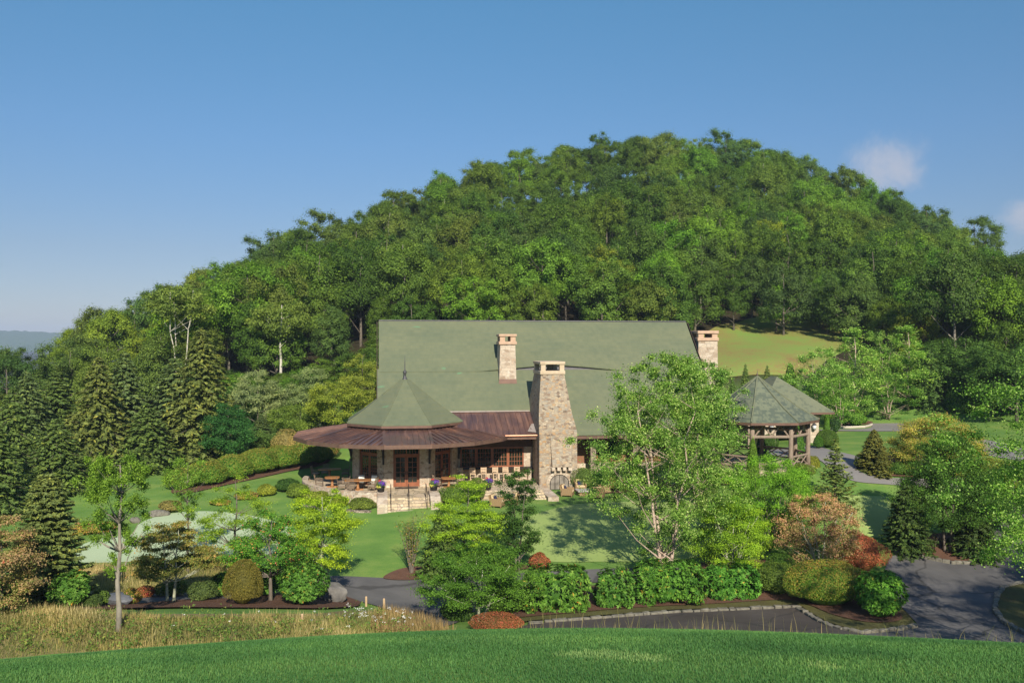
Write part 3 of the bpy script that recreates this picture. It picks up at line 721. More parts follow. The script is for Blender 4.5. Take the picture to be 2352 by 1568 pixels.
M['L_shrub'] = m_leaf('shrub_leaf', [(0, (.035,.09,.012)), (.6, (.075,.16,.022)), (1, (.15,.23,.045))], .28, False, 1.5)
M['L_rhodo'] = m_leaf('rhododendron_leaf', [(0, (.03,.085,.012)), (.5, (.065,.155,.02)), (.95, (.12,.225,.04)), (.978, (.17,.26,.05)), (.988, (.34,.21,.03)), (1, (.36,.13,.03))], .2, True, 1.2)
M['L_dogwood'] = m_leaf('pink_dogwood_leaf', [(0, (.06,.10,.02)), (.3, (.17,.20,.05)), (.5, (.30,.22,.10)), (.72, (.42,.24,.15)), (.94, (.46,.27,.18)), (1, (.50,.07,.06))], .3, True, .8)
M['L_kousa'] = m_leaf('olive_dogwood_leaf', [(0, (.05,.085,.015)), (.45, (.11,.125,.03)), (.75, (.20,.15,.05)), (1, (.34,.17,.08))], .3, True, .8)
M['L_gold'] = m_leaf('golden_dogwood_leaf', [(0, (.07,.12,.015)), (.4, (.20,.22,.035)), (.7, (.34,.26,.06)), (1, (.46,.27,.13))], .3, True, .8)
M['L_burning'] = m_leaf('burning_bush_leaf', [(0, (.045,.10,.015)), (.45, (.085,.13,.02)), (.7, (.19,.15,.035)), (1, (.30,.14,.05))], .25, True, .9)
M['L_rust'] = m_leaf('rust_shrub_leaf', [(0, (.08,.06,.02)), (.4, (.21,.09,.035)), (.8, (.32,.12,.06)), (1, (.42,.06,.06))], .25, True, 1.0)
M['L_sour'] = m_leaf('red_tipped_leaf', [(0, (.04,.13,.015)), (.5, (.075,.20,.022)), (.94, (.14,.27,.03)), (.965, (.5,.2,.08)), (1, (.55,.17,.13))], .3, False, .7)
M['L_birch'] = m_leaf('birch_leaf', [(0, (.055,.13,.018)), (.5, (.11,.215,.036)), (.88, (.21,.32,.075)), (1, (.36,.43,.19))], .34, True, .5, (1.6,1.55,1.35))
M['L_mixed'] = m_leaf('mixed_bed_leaf', [(0, (.06,.10,.02)), (.4, (.16,.2,.03)), (.7, (.34,.26,.04)), (.85, (.36,.15,.05)), (1, (.5,.2,.2))], .25, True, 1.0)
def m_flower(name, c):
    m, n, o = mat_new(name); princ(n, o, c, .6, 0, None, spec=.2); return m
M['purple'] = m_flower('purple_petal', (.14,.03,.42)); M['red'] = m_flower('red_petal', (.65,.05,.04)); M['yellow'] = m_flower('yellow_petal', (.62,.58,.10)); M['petal_white'] = m_flower('white_petal', (.72,.72,.66))

def blades(P, h, w_, lean, rng, bend=.5):
    """grass: one curved blade of two quads per point"""
    n = len(P); a = rng.random(n)*2*np.pi; b = a + np.pi/2 + rng.normal(0, .4, n)
    hh = h*(.55+.75*rng.random(n)) if np.isscalar(h) else h
    sx = np.stack([np.cos(a), np.sin(a), 0*a], 1)*(w_*.5); ln = np.stack([np.cos(b), np.sin(b), 0*b], 1)*(hh*lean*rng.random(n))[:, None]
    up = np.stack([0*a, 0*a, hh], 1)
    V = np.stack([P-sx, P+sx, P+ln*bend+up*.6+sx*.7, P+ln*bend+up*.6-sx*.7, P+ln+up*.95], 1)
    return V
def grass_obj(name, P, h, w_, lean, mat, rng, v=None):
    V = blades(P, h, w_, lean, rng); n = len(P); i = np.arange(n)*5
    Fq = np.concatenate([np.stack([i, i+1, i+2, i+3], 1), np.stack([i+3, i+2, i+4, i+4], 1)])
    # second part as triangles: build with loop arrays of two sizes
    me = bpy.data.meshes.new(name); VV = V.reshape(-1, 3)
    me.vertices.add(len(VV)); me.vertices.foreach_set('co', VV.astype(np.float32).ravel())
    tri = np.stack([i+3, i+2, i+4], 1); quad = Fq[:n]
    lo = np.concatenate([quad.ravel(), tri.ravel()]).astype(np.int32)
    me.loops.add(len(lo)); me.loops.foreach_set('vertex_index', lo)
    me.polygons.add(2*n); me.polygons.foreach_set('loop_start', np.concatenate([np.arange(0, 4*n, 4), 4*n+np.arange(0, 3*n, 3)]).astype(np.int32))
    v = rng.random(n) if v is None else np.clip(v, 0, 1)
    at = me.attributes.new('v', 'FLOAT', 'FACE'); at.data.foreach_set('value', np.concatenate([v, v]).astype(np.float32))
    me.update(calc_edges=True); o = obj(name, me, None, mat); return tag(o, kind='stuff')
M['blade'] = m_leaf('lawn_blade', [(0, (.028,.085,.036)), (.5, (.045,.125,.052)), (.9, (.09,.18,.07)), (.96, (.12,.20,.085)), (1, (.17,.27,.15))], .3, False, .35, (1.75,1.6,1.05))
M['straw'] = m_leaf('straw_blade', [(0, (.10,.13,.035)), (.4, (.21,.185,.07)), (.75, (.36,.285,.14)), (1, (.50,.41,.24))], .25, False, .5, (1.38,1.38,1.25))
M['weed'] = m_leaf('weed_leaf', [(0, (.05,.10,.02)), (.6, (.09,.16,.03)), (1, (.18,.2,.05))], .25, False, .6)
M['russet'] = m_leaf('russet_blade', [(0, (.11,.085,.035)), (.6, (.22,.15,.07)), (1, (.34,.25,.13))], .25, False, .6)
# ------------------------------------------------------------------ sheets laid on the ground
drape('putting_green', px_poly([(180,1290),(185,1255),(230,1238),(300,1226),(318,1205),(360,1186),(420,1176),(500,1175),(580,1185),(650,1205),(700,1235),(690,1258),(600,1275),(480,1282),(300,1290)]), M['green_dew'], .03)
drape('putting_green', px_poly([(1200,1200),(1243,1177),(1330,1158),(1450,1152),(1600,1140),(1700,1150),(1720,1200),(1680,1250),(1580,1283),(1400,1290),(1250,1288),(1195,1250)]), M['green'], .03)
drape('putting_green', px_poly([(1930,1145),(1980,1139),(2060,1143),(2090,1160),(2060,1220),(2020,1235),(1960,1215)]), M['green'], .03)
drape('meadow_ground', px_poly([(-60,1402),(160,1406),(300,1410),(420,1410),(600,1409),(740,1408),(840,1402),(900,1412),(965,1436),(985,1466),(700,1488),(400,1505),(150,1500),(-60,1500)]), M['meadow'], .02)
drape('meadow_ground', px_poly([(180,1310),(230,1297),(330,1300),(420,1308),(545,1300),(560,1325),(470,1350),(330,1364),(210,1366),(180,1340)]), M['meadow'], .02)
drape('cart_path', px_poly([(150,1382),(230,1373),(330,1366),(420,1362),(520,1352),(640,1338),(747,1324),(888,1328),(1000,1330),(1200,1317),(1480,1305),(1640,1308),(1640,1330),(1400,1337),(1200,1357),(1100,1397),(1020,1440),(950,1440),(894,1405),(828,1383),(740,1372),(600,1374),(420,1390),(300,1397),(150,1398)]), M['asphalt'], .05)
drape('road', px_poly([(1150,1466),(1213,1436),(1315,1428),(1429,1419),(1543,1410),(1654,1405),(1800,1399),(1829,1397),(1856,1415),(1874,1427),(1901,1439),(1931,1448),(1976,1457),(2051,1451),(2096,1445),(2108,1436),(2081,1406),(2050,1370),(2030,1330),(2040,1290),(2057,1274),(2087,1271),(2138,1286),(2186,1296),(2231,1295),(2261,1286),(2279,1274),(2285,1217),(2300,1175),(2440,1175),(2470,1300),(2470,1480),(1800,1482),(1400,1478)], 33.0), M['asphalt'], .05)
drape('shaded_parking_strip', px_poly([(1150,1466),(1213,1437),(1315,1429),(1429,1420),(1543,1411),(1654,1406),(1800,1400),(1829,1398),(1856,1416),(1874,1428),(1901,1440),(1931,1449),(1976,1458),(2010,1468),(1960,1480),(1800,1482),(1400,1478)], 33.0), M['asphalt_brown_shade'], .075)  # dark sheet over the front road, its shade painted into the colour
drape('road', [(-25,22.6),(-12.6,23.2),(-11.2,24.2),(-12.2,25.4),(-25,26.4)], M['asphalt'], .06)
drape('driveway', px_poly([(1775,1032),(1865,1026),(1916,1036),(1967,1048),(1990,1060),(1968,1078),(2010,1095),(2096,1099),(2200,1096),(2290,1068),(2330,1078),(2250,1128),(2096,1117),(2020,1112),(1964,1106),(1930,1092),(1900,1070),(1870,1054),(1780,1047)]), M['asphalt_pale'], .05)
drape('driveway', px_poly([(2225,1008),(2290,1016),(2380,1040),(2400,1062),(2300,1052),(2235,1036)]), M['asphalt_pale'], .05)
drape('driveway', px_poly([(1870,988),(1985,985),(2003,977),(1990,973),(2060,972.5),(2140,974),(2150,990),(2000,991)]), M['asphalt_pale'], .05)
drape('grassy_slope', px_poly([(1580,820),(1610,775),(1650,748),(1690,742),(1730,730),(1790,727),(1850,737),(1900,740),(1950,752),(1960,790),(1905,825),(1850,862),(1700,864),(1600,864)], 88), M['hill_grass'], .06)
drape('road_verge', px_poly([(2440,1330),(2352,1341),(2306,1352),(2291,1370),(2285,1403),(2306,1433),(2352,1457),(2440,1475)], 33), M['verge'], .14)
drape('road_verge', px_poly([(1180,1440),(1213,1431),(1315,1423),(1429,1414),(1543,1405),(1654,1401),(1790,1395),(1829,1392),(1862,1411),(1908,1435),(1976,1453),(2051,1447),(2100,1440),(2075,1405),(2045,1370),(2025,1330),(1950,1310),(1850,1310),(1740,1325),(1620,1333),(1480,1342),(1250,1362),(1120,1405),(1140,1440)]), M['verge'], .13)
drape('mulch_bed', px_poly([(1200,1424),(1315,1414),(1429,1404),(1543,1397),(1654,1392),(1800,1384),(1860,1396),(1920,1420),(2000,1436),(2070,1430),(2060,1400),(2035,1370),(2015,1335),(1950,1316),(1850,1316),(1740,1330),(1620,1338),(1480,1347),(1250,1367),(1130,1405),(1150,1430)]), M['mulch'], .17)
drape('mulch_bed', px_poly([(140,1401),(200,1394),(300,1390),(420,1380),(520,1377),(640,1364),(755,1358),(800,1374),(828,1386),(812,1396),(740,1400),(600,1399),(420,1398),(300,1400),(160,1405)]), M['mulch'], .09)
drape('mulch_bed', px_poly([(880,1329),(900,1316),(935,1306),(1010,1300),(1090,1300),(1190,1300),(1230,1302),(1190,1312),(1100,1316),(1000,1326),(950,1334),(900,1334)]), M['mulch'], .10)
drape('mulch_bed', px_poly([(1570,1302),(1640,1292),(1760,1288),(1870,1292),(1960,1300),(2010,1320),(1900,1325),(1700,1330),(1600,1328)]), M['mulch'], .09)
drape('mulch_bed', px_poly([(2057,1271),(2087,1268),(2138,1283),(2186,1293),(2231,1292),(2261,1283),(2277,1271),(2272,1240),(2200,1228),(2100,1238),(2050,1255)]), M['mulch'], .16)
drape('mulch_bed', px_poly([(1967,1071),(1985,1083),(2010,1091),(2060,1096),(2110,1097),(2200,1089),(2220,1060),(2100,1045),(2000,1052)]), M['mulch'], .09)
drape('mulch_bed', px_poly([(1900,968),(1950,966),(2000,968),(1998,974),(1950,977),(1900,978)]), M['mulch'], .05)
drape('mulch_bed', px_poly([(1370,1122),(1450,1116),(1560,1112),(1680,1106),(1690,1116),(1560,1126),(1450,1132),(1380,1134)]), M['mulch'], .07)
drape('mulch_bed', px_poly([(400,1124),(540,1094),(640,1072),(740,1056),(752,1064),(660,1084),(560,1106),(430,1134)]), M['mulch'], .07)

# far hills beyond the valley, with a rough wooded skin
def far_hill(name, x0, x1, y, prof, base, depth):
    n = 260; rng = np.random.default_rng(5)
    xs = np.linspace(x0, x1, n); top = np.interp(xs, [p[0] for p in prof], [p[1] for p in prof])
    rows = 40; V = []
    for j in range(rows):
        t = j/(rows-1); h = np.sin(t*math.pi/2)
        V.append(np.stack([xs + rng.normal(0, 1.5, n), y + depth*t + rng.normal(0, 2, n) + 0*xs, base + (top-base)*h + rng.normal(0, 2.6, n)*(t > 0)], 1))
    for j in range(8):
        t = (j+1)/8; V.append(np.stack([xs, y + depth*(1+t*.6) + 0*xs, top + (base-top)*t*t], 1))
    V = np.concatenate(V); r = rows+8; idx = np.arange(r*n).reshape(r, n)
    Fq = np.stack([idx[:-1,:-1].ravel(), idx[:-1,1:].ravel(), idx[1:,1:].ravel(), idx[1:,:-1].ravel()], 1)
    me = np_mesh(name, V, Fq)
    o = obj(name, me, None, M['far_wood']); tag(o, kind='structure')
M['far_wood'] = m_ground('far_woodland', [(.3, (.035,.065,.025)), (.55, (.06,.10,.035)), (.75, (.09,.13,.05))], .02, .12, .6, .95, .3, 1.0)
far_hill('hill', -3300, -900, 2900, [(-3300,60),(-2230,46),(-1784,31),(-1706,40),(-1640,48),(-1560,31),(-1494,38),(-1427,53),(-1338,60),(-1250,72),(-900,66)], -40, 700)
far_hill('hill', 420, 1400, 1200, [(420,20),(640,60),(690,86),(720,88),(760,80),(1000,90),(1400,70)], -40, 300)

# air: one closed box round the scene, the sky outside it
def haze_box():
    mb = MB().box(-4590, 4590, -1490, 5990, -48, 100)
    m, n, o = mat_new('valley_haze')
    p = N(n, 'ShaderNodeVolumePrincipled'); p.inputs['Color'].default_value = (.60,.74,.98,1)
    p.inputs['Density'].default_value = .0002; p.inputs['Anisotropy'].default_value = 0.0
    n.links.new(p.outputs[0], o.inputs['Volume'])
    return tag(mb.build('haze', m), kind='stuff')
# ------------------------------------------------------------------ the lodge
YAW = R(8.7)
HO = Vector((-8.49, 69.0, -10.86))
house = thing('stone_lodge', 'stone clubhouse with a big green shingle roof and an eight-sided copper-skirted pavilion', 'building', HO, YAW)
Hm = Matrix.Translation(HO) @ Matrix.Rotation(YAW, 4, 'Z')
def HW(x, y, z=0): return Hm @ Vector((x, y, z))
def roofz(y): return 3.46 + (y + 2.4)
XL, XR, YR = -2.16, 25.68, 6.7
# walls of the long house
mb = MB().box(-1.5, 9.9, .6, 13.0, -.6, 4.9).box(9.9, 25.4, .6, 13.0, -1.2, 3.9)
for x0, x1 in ((-1.5, -1.2), (25.1, 25.4)):
    mb.add([(x0,1,3.8),(x1,1,3.8),(x1,12.8,3.8),(x0,12.8,3.8),(x0,YR,12.1),(x1,YR,12.1)], [(0,1,2,3),(0,4,5,1),(2,5,4,3),(0,3,4),(1,5,2)])
mb.build('wall', M['stone'], house)
# lower roof: left piece ends at the copper lean-to, right piece reaches the eave
g = MB()
def rq(x0, x1, y0, y1, dz=0):
    return [(x0,y0,roofz(y0)+dz),(x1,y0,roofz(y0)+dz),(x1,y1,roofz(y1)+dz),(x0,y1,roofz(y1)+dz)]
g.slab(rq(XL, 10.3, -.65, 2.75), .18)
g.slab(rq(10.303, XR+.12, -2.4, 2.75), .178)
low = g.build('roof', M['shingle'], house)
# upper roof, standing proud; its lower edge lifts in a shallow eyebrow
g = MB(); xs = sorted(set(list(np.linspace(XL+.12, XR-.02, 30)) + [5.8, 12.4, 18.8]))
def lift(x):
    return float(np.interp(x, [5.8, 9.6, 12.4, 15.4, 18.8], [0, .34, .58, .36, 0]))
top, bot = [], []
for x in xs:
    top.append((x, YR, roofz(YR)+.1)); bot.append((x, 2.45 - lift(x)*.05, roofz(2.45)+.1+lift(x)))
nx_ = len(xs)
mid = [(x, 4.2, roofz(4.2)+.1+lift(x)*.25) for x in xs]
vs = bot + mid + top
vs += [(a, b+.0, c-.09) for a, b, c in vs]
m_ = 3*nx_; fs = []
for r_ in range(2):
    for i in range(nx_-1):
        a = r_*nx_+i; fs += [(a, a+1, a+nx_+1, a+nx_), (m_+a, m_+a+nx_, m_+a+nx_+1, m_+a+1)]
for i in range(nx_-1): fs.append((i, m_+i, m_+i+1, i+1))
for r_ in range(2):
    a = r_*nx_; fs += [(a, a+nx_, m_+a+nx_, m_+a), (a+nx_-1, m_+a+nx_-1, m_+a+2*nx_-1, a+2*nx_-1)]
g.add(vs, fs)
# far slope
g.slab([(XL+.1,YR+.004,roofz(YR)+.06),(XR-.02,YR+.004,roofz(YR)+.06),(XR-.02,15.8,3.5),(XL+.1,15.8,3.5)][::-1], -.18)
up = g.build('roof', M['shingle'], house)
MB().tube([(XL+.12,YR,roofz(YR)+.1),(XR-.02,YR,roofz(YR)+.1)], .07, 8).build('ridge_cap', M['dark_metal'], up)
g = MB()
for i in range(nx_-1):
    if lift(xs[i]) or lift(xs[i+1]):
        a, b = xs[i], xs[i+1]
        g.add([(a,2.62,roofz(2.62)-.03),(b,2.62,roofz(2.62)-.03),(b,2.62,roofz(2.45)+.06+lift(b)),(a,2.62,roofz(2.45)+.06+lift(a))], [(0,1,2,3)])
g.build('eyebrow_riser', M['riser'], up)
# eave trim right of the chimney
MB().box(12.95, XR+.1, -2.44, -2.36, 3.18, 3.40).build('fascia', M['copper_trim'], house)
# rake boards of both gable ends
for x in (XL-.03, XR+.15):
    g = MB().beam((x,-.6,roofz(-.6)-.14),(x,YR,roofz(YR)-.08), .05, .2).beam((x,YR,roofz(YR)-.08),(x,15.7,3.4), .07, .26)
    g.build('rake_board', M['rail'], house)

# --- eight-sided pavilion
RI = 4.38; AP = RI*math.cos(R(22.5)); HALF = RI*math.sin(R(22.5))
def oc(k, r=RI):   # corner right of face k (face 0 looks to the front)
    a = R(-90 + 22.5 + 45*k); return (r*math.cos(a), r*math.sin(a))
def fm(k):
    a = R(-90 + 45*k); n_ = Vector((math.cos(a), math.sin(a), 0)); rt = Vector((-n_.y, n_.x, 0))
    m = Matrix((( rt.x, -n_.x, 0, n_.x*AP), (rt.y, -n_.y, 0, n_.y*AP), (0, 0, 1, 0), (0, 0, 0, 1))); return m
def xf(mb, m): mb.v = [tuple(m @ Vector(p)) for p in mb.v]; return mb
# cone roof with a slight flare
g = MB(); RC = 4.80
ring = [(RC, 4.66), (3.3, 5.62), (1.7, 6.78), (.42, 7.78), (.0, 7.95)]
vs = []; fs = []
for r_, z in ring[:-1]:
    for k in range(8): x, y = oc(k-1, r_); vs.append((x, y, z))
vs.append((0, 0, 7.98)); 
for i in range(3):
    for k in range(8): k2 = (k+1) % 8; fs.append((i*8+k, i*8+k2, (i+1)*8+k2, (i+1)*8+k))
for k in range(8): fs.append((24+k, 24+(k+1) % 8, 32))
b0 = len(vs)
for k in range(8): x, y = oc(k-1, RC); vs.append((x, y, 4.60))
for k in range(8): fs.append((b0+k, b0+(k+1) % 8, (k+1) % 8, k))
fs.append(tuple(b0+k for k in range(8))[::-1])
g.add(vs, fs); cone = g.build('pavilion_roof', M['shingle'], house)
g = MB()
for k in range(8):
    p = [(*oc(k-1, r_), z+.012) for r_, z in ring[:4]]; g.tube(p, .035, 5)
g.build('hip_ridge', M['shingle'], cone)
MB().lathe([(.34,7.74),(.16,7.95),(.10,8.1),(.085,8.25),(.13,8.33),(.15,8.42),(.12,8.52),(.06,8.58),(.035,8.75),(.028,9.2),(.008,9.75)], 10).build('finial', M['dark_metal'], cone, True)
g = MB(); g2 = MB()
for k in range(8):
    a, b = oc(k-1, RC+.03), oc(k, RC+.03); g.hexa([(*oc(k-1,RC-.12),4.42),(*a,4.42),(*b,4.42),(*oc(k,RC-.12),4.42)],[(*oc(k-1,RC-.12),4.597),(*a,4.597),(*b,4.597),(*oc(k,RC-.12),4.597)])
g.build('cone_fascia', M['copper_trim'], cone)
g = MB().prism([oc(k-1, RI+.06) for k in range(8)], 4.1, 4.45)
for k in (-2, -1, 0, 1, 2):
    for t in np.linspace(-.88, .88, 9): 
        mm = MB().obox((t*HALF*1.02, -.10, 4.36), .07, .05, .07); xf(mm, fm(k)); g.add(mm.v, mm.f)
g.build('clerestory_band', M['copper_trim'], house)
# copper skirt: rectangles on the faces, fans on the corners
RO = HALF/math.sin(R(11.25)); APO = RO*math.cos(R(11.25)); ZO, ZI = 3.63, 4.27
def so16(k): a = R(-90 + 11.25 + 22.5*k); return (RO*math.cos(a), RO*math.sin(a))
sk = MB(); seam = MB(); fas = MB()
def ribs(p_out, p_in, w_=.045, h_=.06): seam.beam((p_out[0],p_out[1],p_out[2]+.045),(p_in[0],p_in[1],p_in[2]+.045), w_, h_)
for k in range(-5, 4):           # outer side k: corner k-1 .. k
    a, b = so16(k-1), so16(k)
    if k % 2 == 0:
        c, d = oc(k//2), oc(k//2-1)
        sk.slab([(*a,ZO),(*b,ZO),(*c,ZI),(*d,ZI)], .12)
        for t in np.linspace(0, 1, 9)[1:-1]:
            ribs((a[0]+(b[0]-a[0])*t, a[1]+(b[1]-a[1])*t, ZO), (d[0]+(c[0]-d[0])*t, d[1]+(c[1]-d[1])*t, ZI))
    else:
        c = oc((k-1)//2)
        sk.slab([(*a,ZO),(*b,ZO),(*c,ZI)], .12)
        mdx, mdy = (a[0]+b[0])/2, (a[1]+b[1])/2; dv = Vector((c[0]-mdx, c[1]-mdy))
        for t in np.linspace(0, 1, 9)[1:-1]:
            p = Vector((a[0]+(b[0]-a[0])*t, a[1]+(b[1]-a[1])*t)); s_ = 1 - abs(2*t-1)
            q = p + dv*s_; ribs((p.x,p.y,ZO), (q.x,q.y,ZO+(ZI-ZO)*s_))
    # hip caps
    cc = oc(k//2) if k % 2 == 0 else oc((k-1)//2)
    seam.beam((*b,ZO+.05),(*cc,ZI+.05), .20, .06)
    A, B_ = Vector((*a,0)), Vector((*b,0)); o_ = (A+B_)/2; n_ = o_.normalized()*.05
    fas.add([(*a,ZO-.26),(*b,ZO-.26),(b[0]+n_.x,b[1]+n_.y,ZO-.26),(a[0]+n_.x,a[1]+n_.y,ZO-.26),(*a,ZO+.02),(*b,ZO+.02),(b[0]+n_.x,b[1]+n_.y,ZO+.02),(a[0]+n_.x,a[1]+n_.y,ZO+.02)],
            [(0,1,5,4),(2,3,7,6),(4,5,6,7),(3,2,1,0),(0,4,7,3),(1,2,6,5)])
skirt = sk.build('skirt_roof', M['copper'], house)
seam.build('standing_seam', M['copper'], skirt); fas.build('fascia', M['copper_trim'], skirt)
# copper lean-to over the bar
lq = [(6.9,-3.6,3.70),(9.96,-3.6,3.70),(9.96,-.62,5.26),(3.4,-.62,5.26),(3.4,-2.4,4.36)]
lean = MB().slab(lq, .1).build('lean_to_roof', M['copper2'], house)
g = MB()
for x in np.arange(3.9, 9.9, .44):
    y0 = max(-3.6, -3.6 + (6.9-x)*.40) if x < 6.9 else -3.6
    g.beam((x,y0,3.70+(y0+3.6)*.5235+.04),(x,-.64,5.25+.04), .045, .06)
g.build('standing_seam', M['copper2'], lean)
MB().box(3.4, 9.9, -.74, -.64, 5.26, 5.36).build('flashing', M['pale_metal'], lean)
g = MB().tube([(7.5,-3.70,3.66),(10.06,-3.70,3.66)], .075, 8); g.build('gutter', M['copper_new'], lean)
MB().box(7.4, 10.0, -3.62, -3.56, 3.36, 3.60).build('fascia', M['copper_trim'], lean)
MB().tube([(9.98,-3.68,3.6),(9.98,-3.66,3.4),(9.93,-3.5,3.2),(9.93,-3.5,-.2)], .055, 8).build('downspout', M['rail'], lean)
MB().add([(9.3,-3.3,3.93),(9.96,-3.45,3.86),(9.96,-2.3,4.45),(9.75,-2.4,4.42)], [(0,1,2,3)]).add([],[]).build('valley_flashing', M['pale_metal'], lean)
# piers at the corners of the pavilion
for k in range(-3, 3):
    g = MB()
    for kk, s_ in ((k, 1), (k+1, -1)):
        m = MB().box(*( (HALF-.70, HALF-.004) if s_ > 0 else (-HALF+.004, -HALF+.70)), (.0 if s_ > 0 else .003), .45, -.3 - .01*s_, 3.93+.01*s_)
        xf(m, fm(kk)); g.add(m.v, m.f)
    g.build('stone_pier', M['stone_wall'], house)
    # black bracket
    a = R(-90+22.5+45*k); d = Vector((math.cos(a), math.sin(a), 0))
    b = MB().beam(d*4.47+Vector((0,0,1.72)), d*4.47+Vector((0,0,3.9)), .14, .14)
    cv = [d*(4.5+1.9*(1-math.cos(t)))+Vector((0,0,2.1+1.62*math.sin(t))) for t in np.linspace(0, math.pi/2, 8)]
    b.tube(cv, .075, 6); b.beam(d*4.5+Vector((0,0,3.72)), d*7.6+Vector((0,0,3.46)), .12, .14)
    b.build('bracket', M['iron'], house)
# ceiling of the skirt (dark boards just under it)
def french(k, wide, leaf_h, head, doors):
    """glazing of one face: frame, transom, two leaves with panes"""
    m = fm(k); f = MB(); h = wide/2
    f.box(-h, -h+.09, .16, .30, 0, head).box(h-.09, h, .16, .30, 0, head).box(-h, h, .165, .295, head-.10, head).box(-h, h, .16, .30, leaf_h, leaf_h+.13)
    f.box(-.04, .04, .163, .297, leaf_h+.13, head-.1)
    xf(f, m); fr = f.build('door_frame' if doors else 'window_frame', M['wood_red'], house)
    t = MB().box(-h+.08, h-.08, .225, .24, leaf_h+.1, head-.05); xf(t, m); t.build('transom_pane', M['glass'], fr)
    t = MB()
    for s_ in (-1, 1):
        for i in (1, 2, 3): x = s_*(.04+(h-.13)*i/4); t.box(x-.013, x+.013, .212, .228, leaf_h+.13, head-.1)
    t.box(-h+.09, h-.09, .213, .227, (leaf_h+head)/2, (leaf_h+head)/2+.028)
    xf(t, m); t.build('transom_bar', M['wood_red'], fr)
    for s_ in (-1, 1):
        x0, x1 = (-h+.09, -.008) if s_ < 0 else (.008, h-.09)
        l = MB(); z0 = .03 if doors else .55
        l.box(x0, x0+.11, .18, .24, z0, leaf_h).box(x1-.11, x1, .18, .24, z0, leaf_h).box(x0+.11, x1-.11, .182, .238, leaf_h-.12, leaf_h).box(x0+.11, x1-.11, .182, .238, z0, z0+(.30 if doors else .12))
        n_ = 2 if doors else 3
        for i in range(1, n_):
            x = x0+.11+(x1-x0-.22)*i/n_; l.box(x-.015, x+.015, .19, .23, z0+.12, leaf_h-.1)
        for i in range(1, 5 if doors else 6):
            z = z0+.3+(leaf_h-z0-.42)*i/(5 if doors else 6); l.box(x0+.1, x1-.1, .191, .229, z-.015, z+.015)
        xf(l, m); lf = l.build('door_leaf' if doors else 'window_sash', M['wood_red'], house)
        p = MB().box(x0+.1, x1-.1, .207, .215, z0+.1, leaf_h-.1); xf(p, m); p.build('pane', M['glass'], lf)
        if doors:
            x = -.06 if s_ < 0 else .06
            hd = MB().box(x-.025, x+.025, .165, .18, .92, 1.16).tube([(x,.16,.97),(x,.12,.99),(x,.12,1.09),(x,.16,1.11)], .013, 6); xf(hd, m); hd.build('handle', M['iron'], lf)
    if not doors:
        q = MB().box(-h, h, .1, .34, 0, .55); xf(q, m); q.build('window_panel', M['wood_red'], fr)
    ar = MB().box(-h, h, .10, .4, head, 3.95); xf(ar, m); ar.build('lintel', M['stone_wall'], fr)
french(0, 2*(HALF-.70), 2.32, 3.3, True)
for k in (-2, -1, 1): french(k, 2*(HALF-.70), 2.35, 3.3, k == 1)
g = MB().prism([oc(k-1, RI-.7) for k in range(8)], .02, 3.9); g.build('interior', M['inside'], house)
# bar front: stone base, counter and four small-paned windows
g = MB().box(4.05, 9.95, -1.5, -1.1, -.3, .93).box(4.05, 9.95, -1.5, -1.1, 2.55, 3.9).box(4.05, 4.25, -1.502, -1.1, .93, 2.55).box(9.3, 9.95, -1.502, -1.1, .93, 2.55)
g.build('bar_wall', M['stone_pale'], house)
MB().box(4.0, 9.9, -2.15, -1.505, .90, .985).build('bar_counter', M['iron'], house)
g = MB()
for x in np.linspace(4.3, 9.7, 7): g.box(x-.12, x+.12, -2.0, -1.503, -.3, .895)
g.build('counter_pier', M['stone_pale'], house)
MB().box(4.05, 9.95, -1.56, -1.503, 2.55, 3.6).build('bar_header', M['wood_dark'], house)
for i in range(4):
    x0 = 4.27 + i*1.257; x1 = x0+1.245
    f = MB().box(x0, x0+.1, -1.55, -1.4, .99, 2.54).box(x1-.1, x1, -1.55, -1.4, .99, 2.54).box(x0+.1, x1-.1, -1.548, -1.402, 2.44, 2.54).box(x0+.1, x1-.1, -1.548, -1.402, .99, 1.09)
    fr = f.build('window', M['wood_red'], house)
    MB().box(x0+.08, x1-.08, -1.47, -1.46, 1.07, 2.46).build('pane', M['glass'], fr)
    b = MB()
    for j in range(1, 5): x = x0+.1+(x1-x0-.2)*j/5; b.box(x-.014, x+.014, -1.49, -1.472, 1.09, 2.44)
    for j in range(1, 4): z = 1.09+1.35*j/4; b.box(x0+.1, x1-.1, -1.489, -1.473, z-.014, z+.014)
    b.build('muntin', M['wood_red'], fr)
MB().lathe([(.05,0),(.11,.03),(.12,.10),(.06,.2),(.02,.24)], 10, (8.9,-2.6,3.2)).build('ceiling_lamp', M['copper_new'], house)
# recessed front right of the chimney
MB().box(12.95, 25.0, -.1, .596, -1.2, .9).build('stone_base', M['stone_wall'], house)
MB().box(12.95, 25.0, .3, .592, .9, 3.5).build('board_wall', M['wood_wall'], house)
for x in (14.9, 18.4, 22.0, 24.9):
    MB().box(x-.22, x+.22, -1.7, -1.26, -1.2, 3.3).build('porch_post', M['log'], house)
for x in (16.6, 20.2, 23.4):
    f = MB().box(x-.9, x-.8, .24, .32, 1.2, 2.8).box(x+.8, x+.9, .24, .32, 1.2, 2.8).box(x-.8, x+.8, .242, .318, 2.7, 2.8).box(x-.8, x+.8, .242, .318, 1.2, 1.3).box(x-.03, x+.03, .243, .317, 1.3, 2.7)
    fr = f.build('window', M['wood_red'], house); MB().box(x-.82, x+.82, .27, .28, 1.28, 2.72).build('pane', M['glass'], fr)

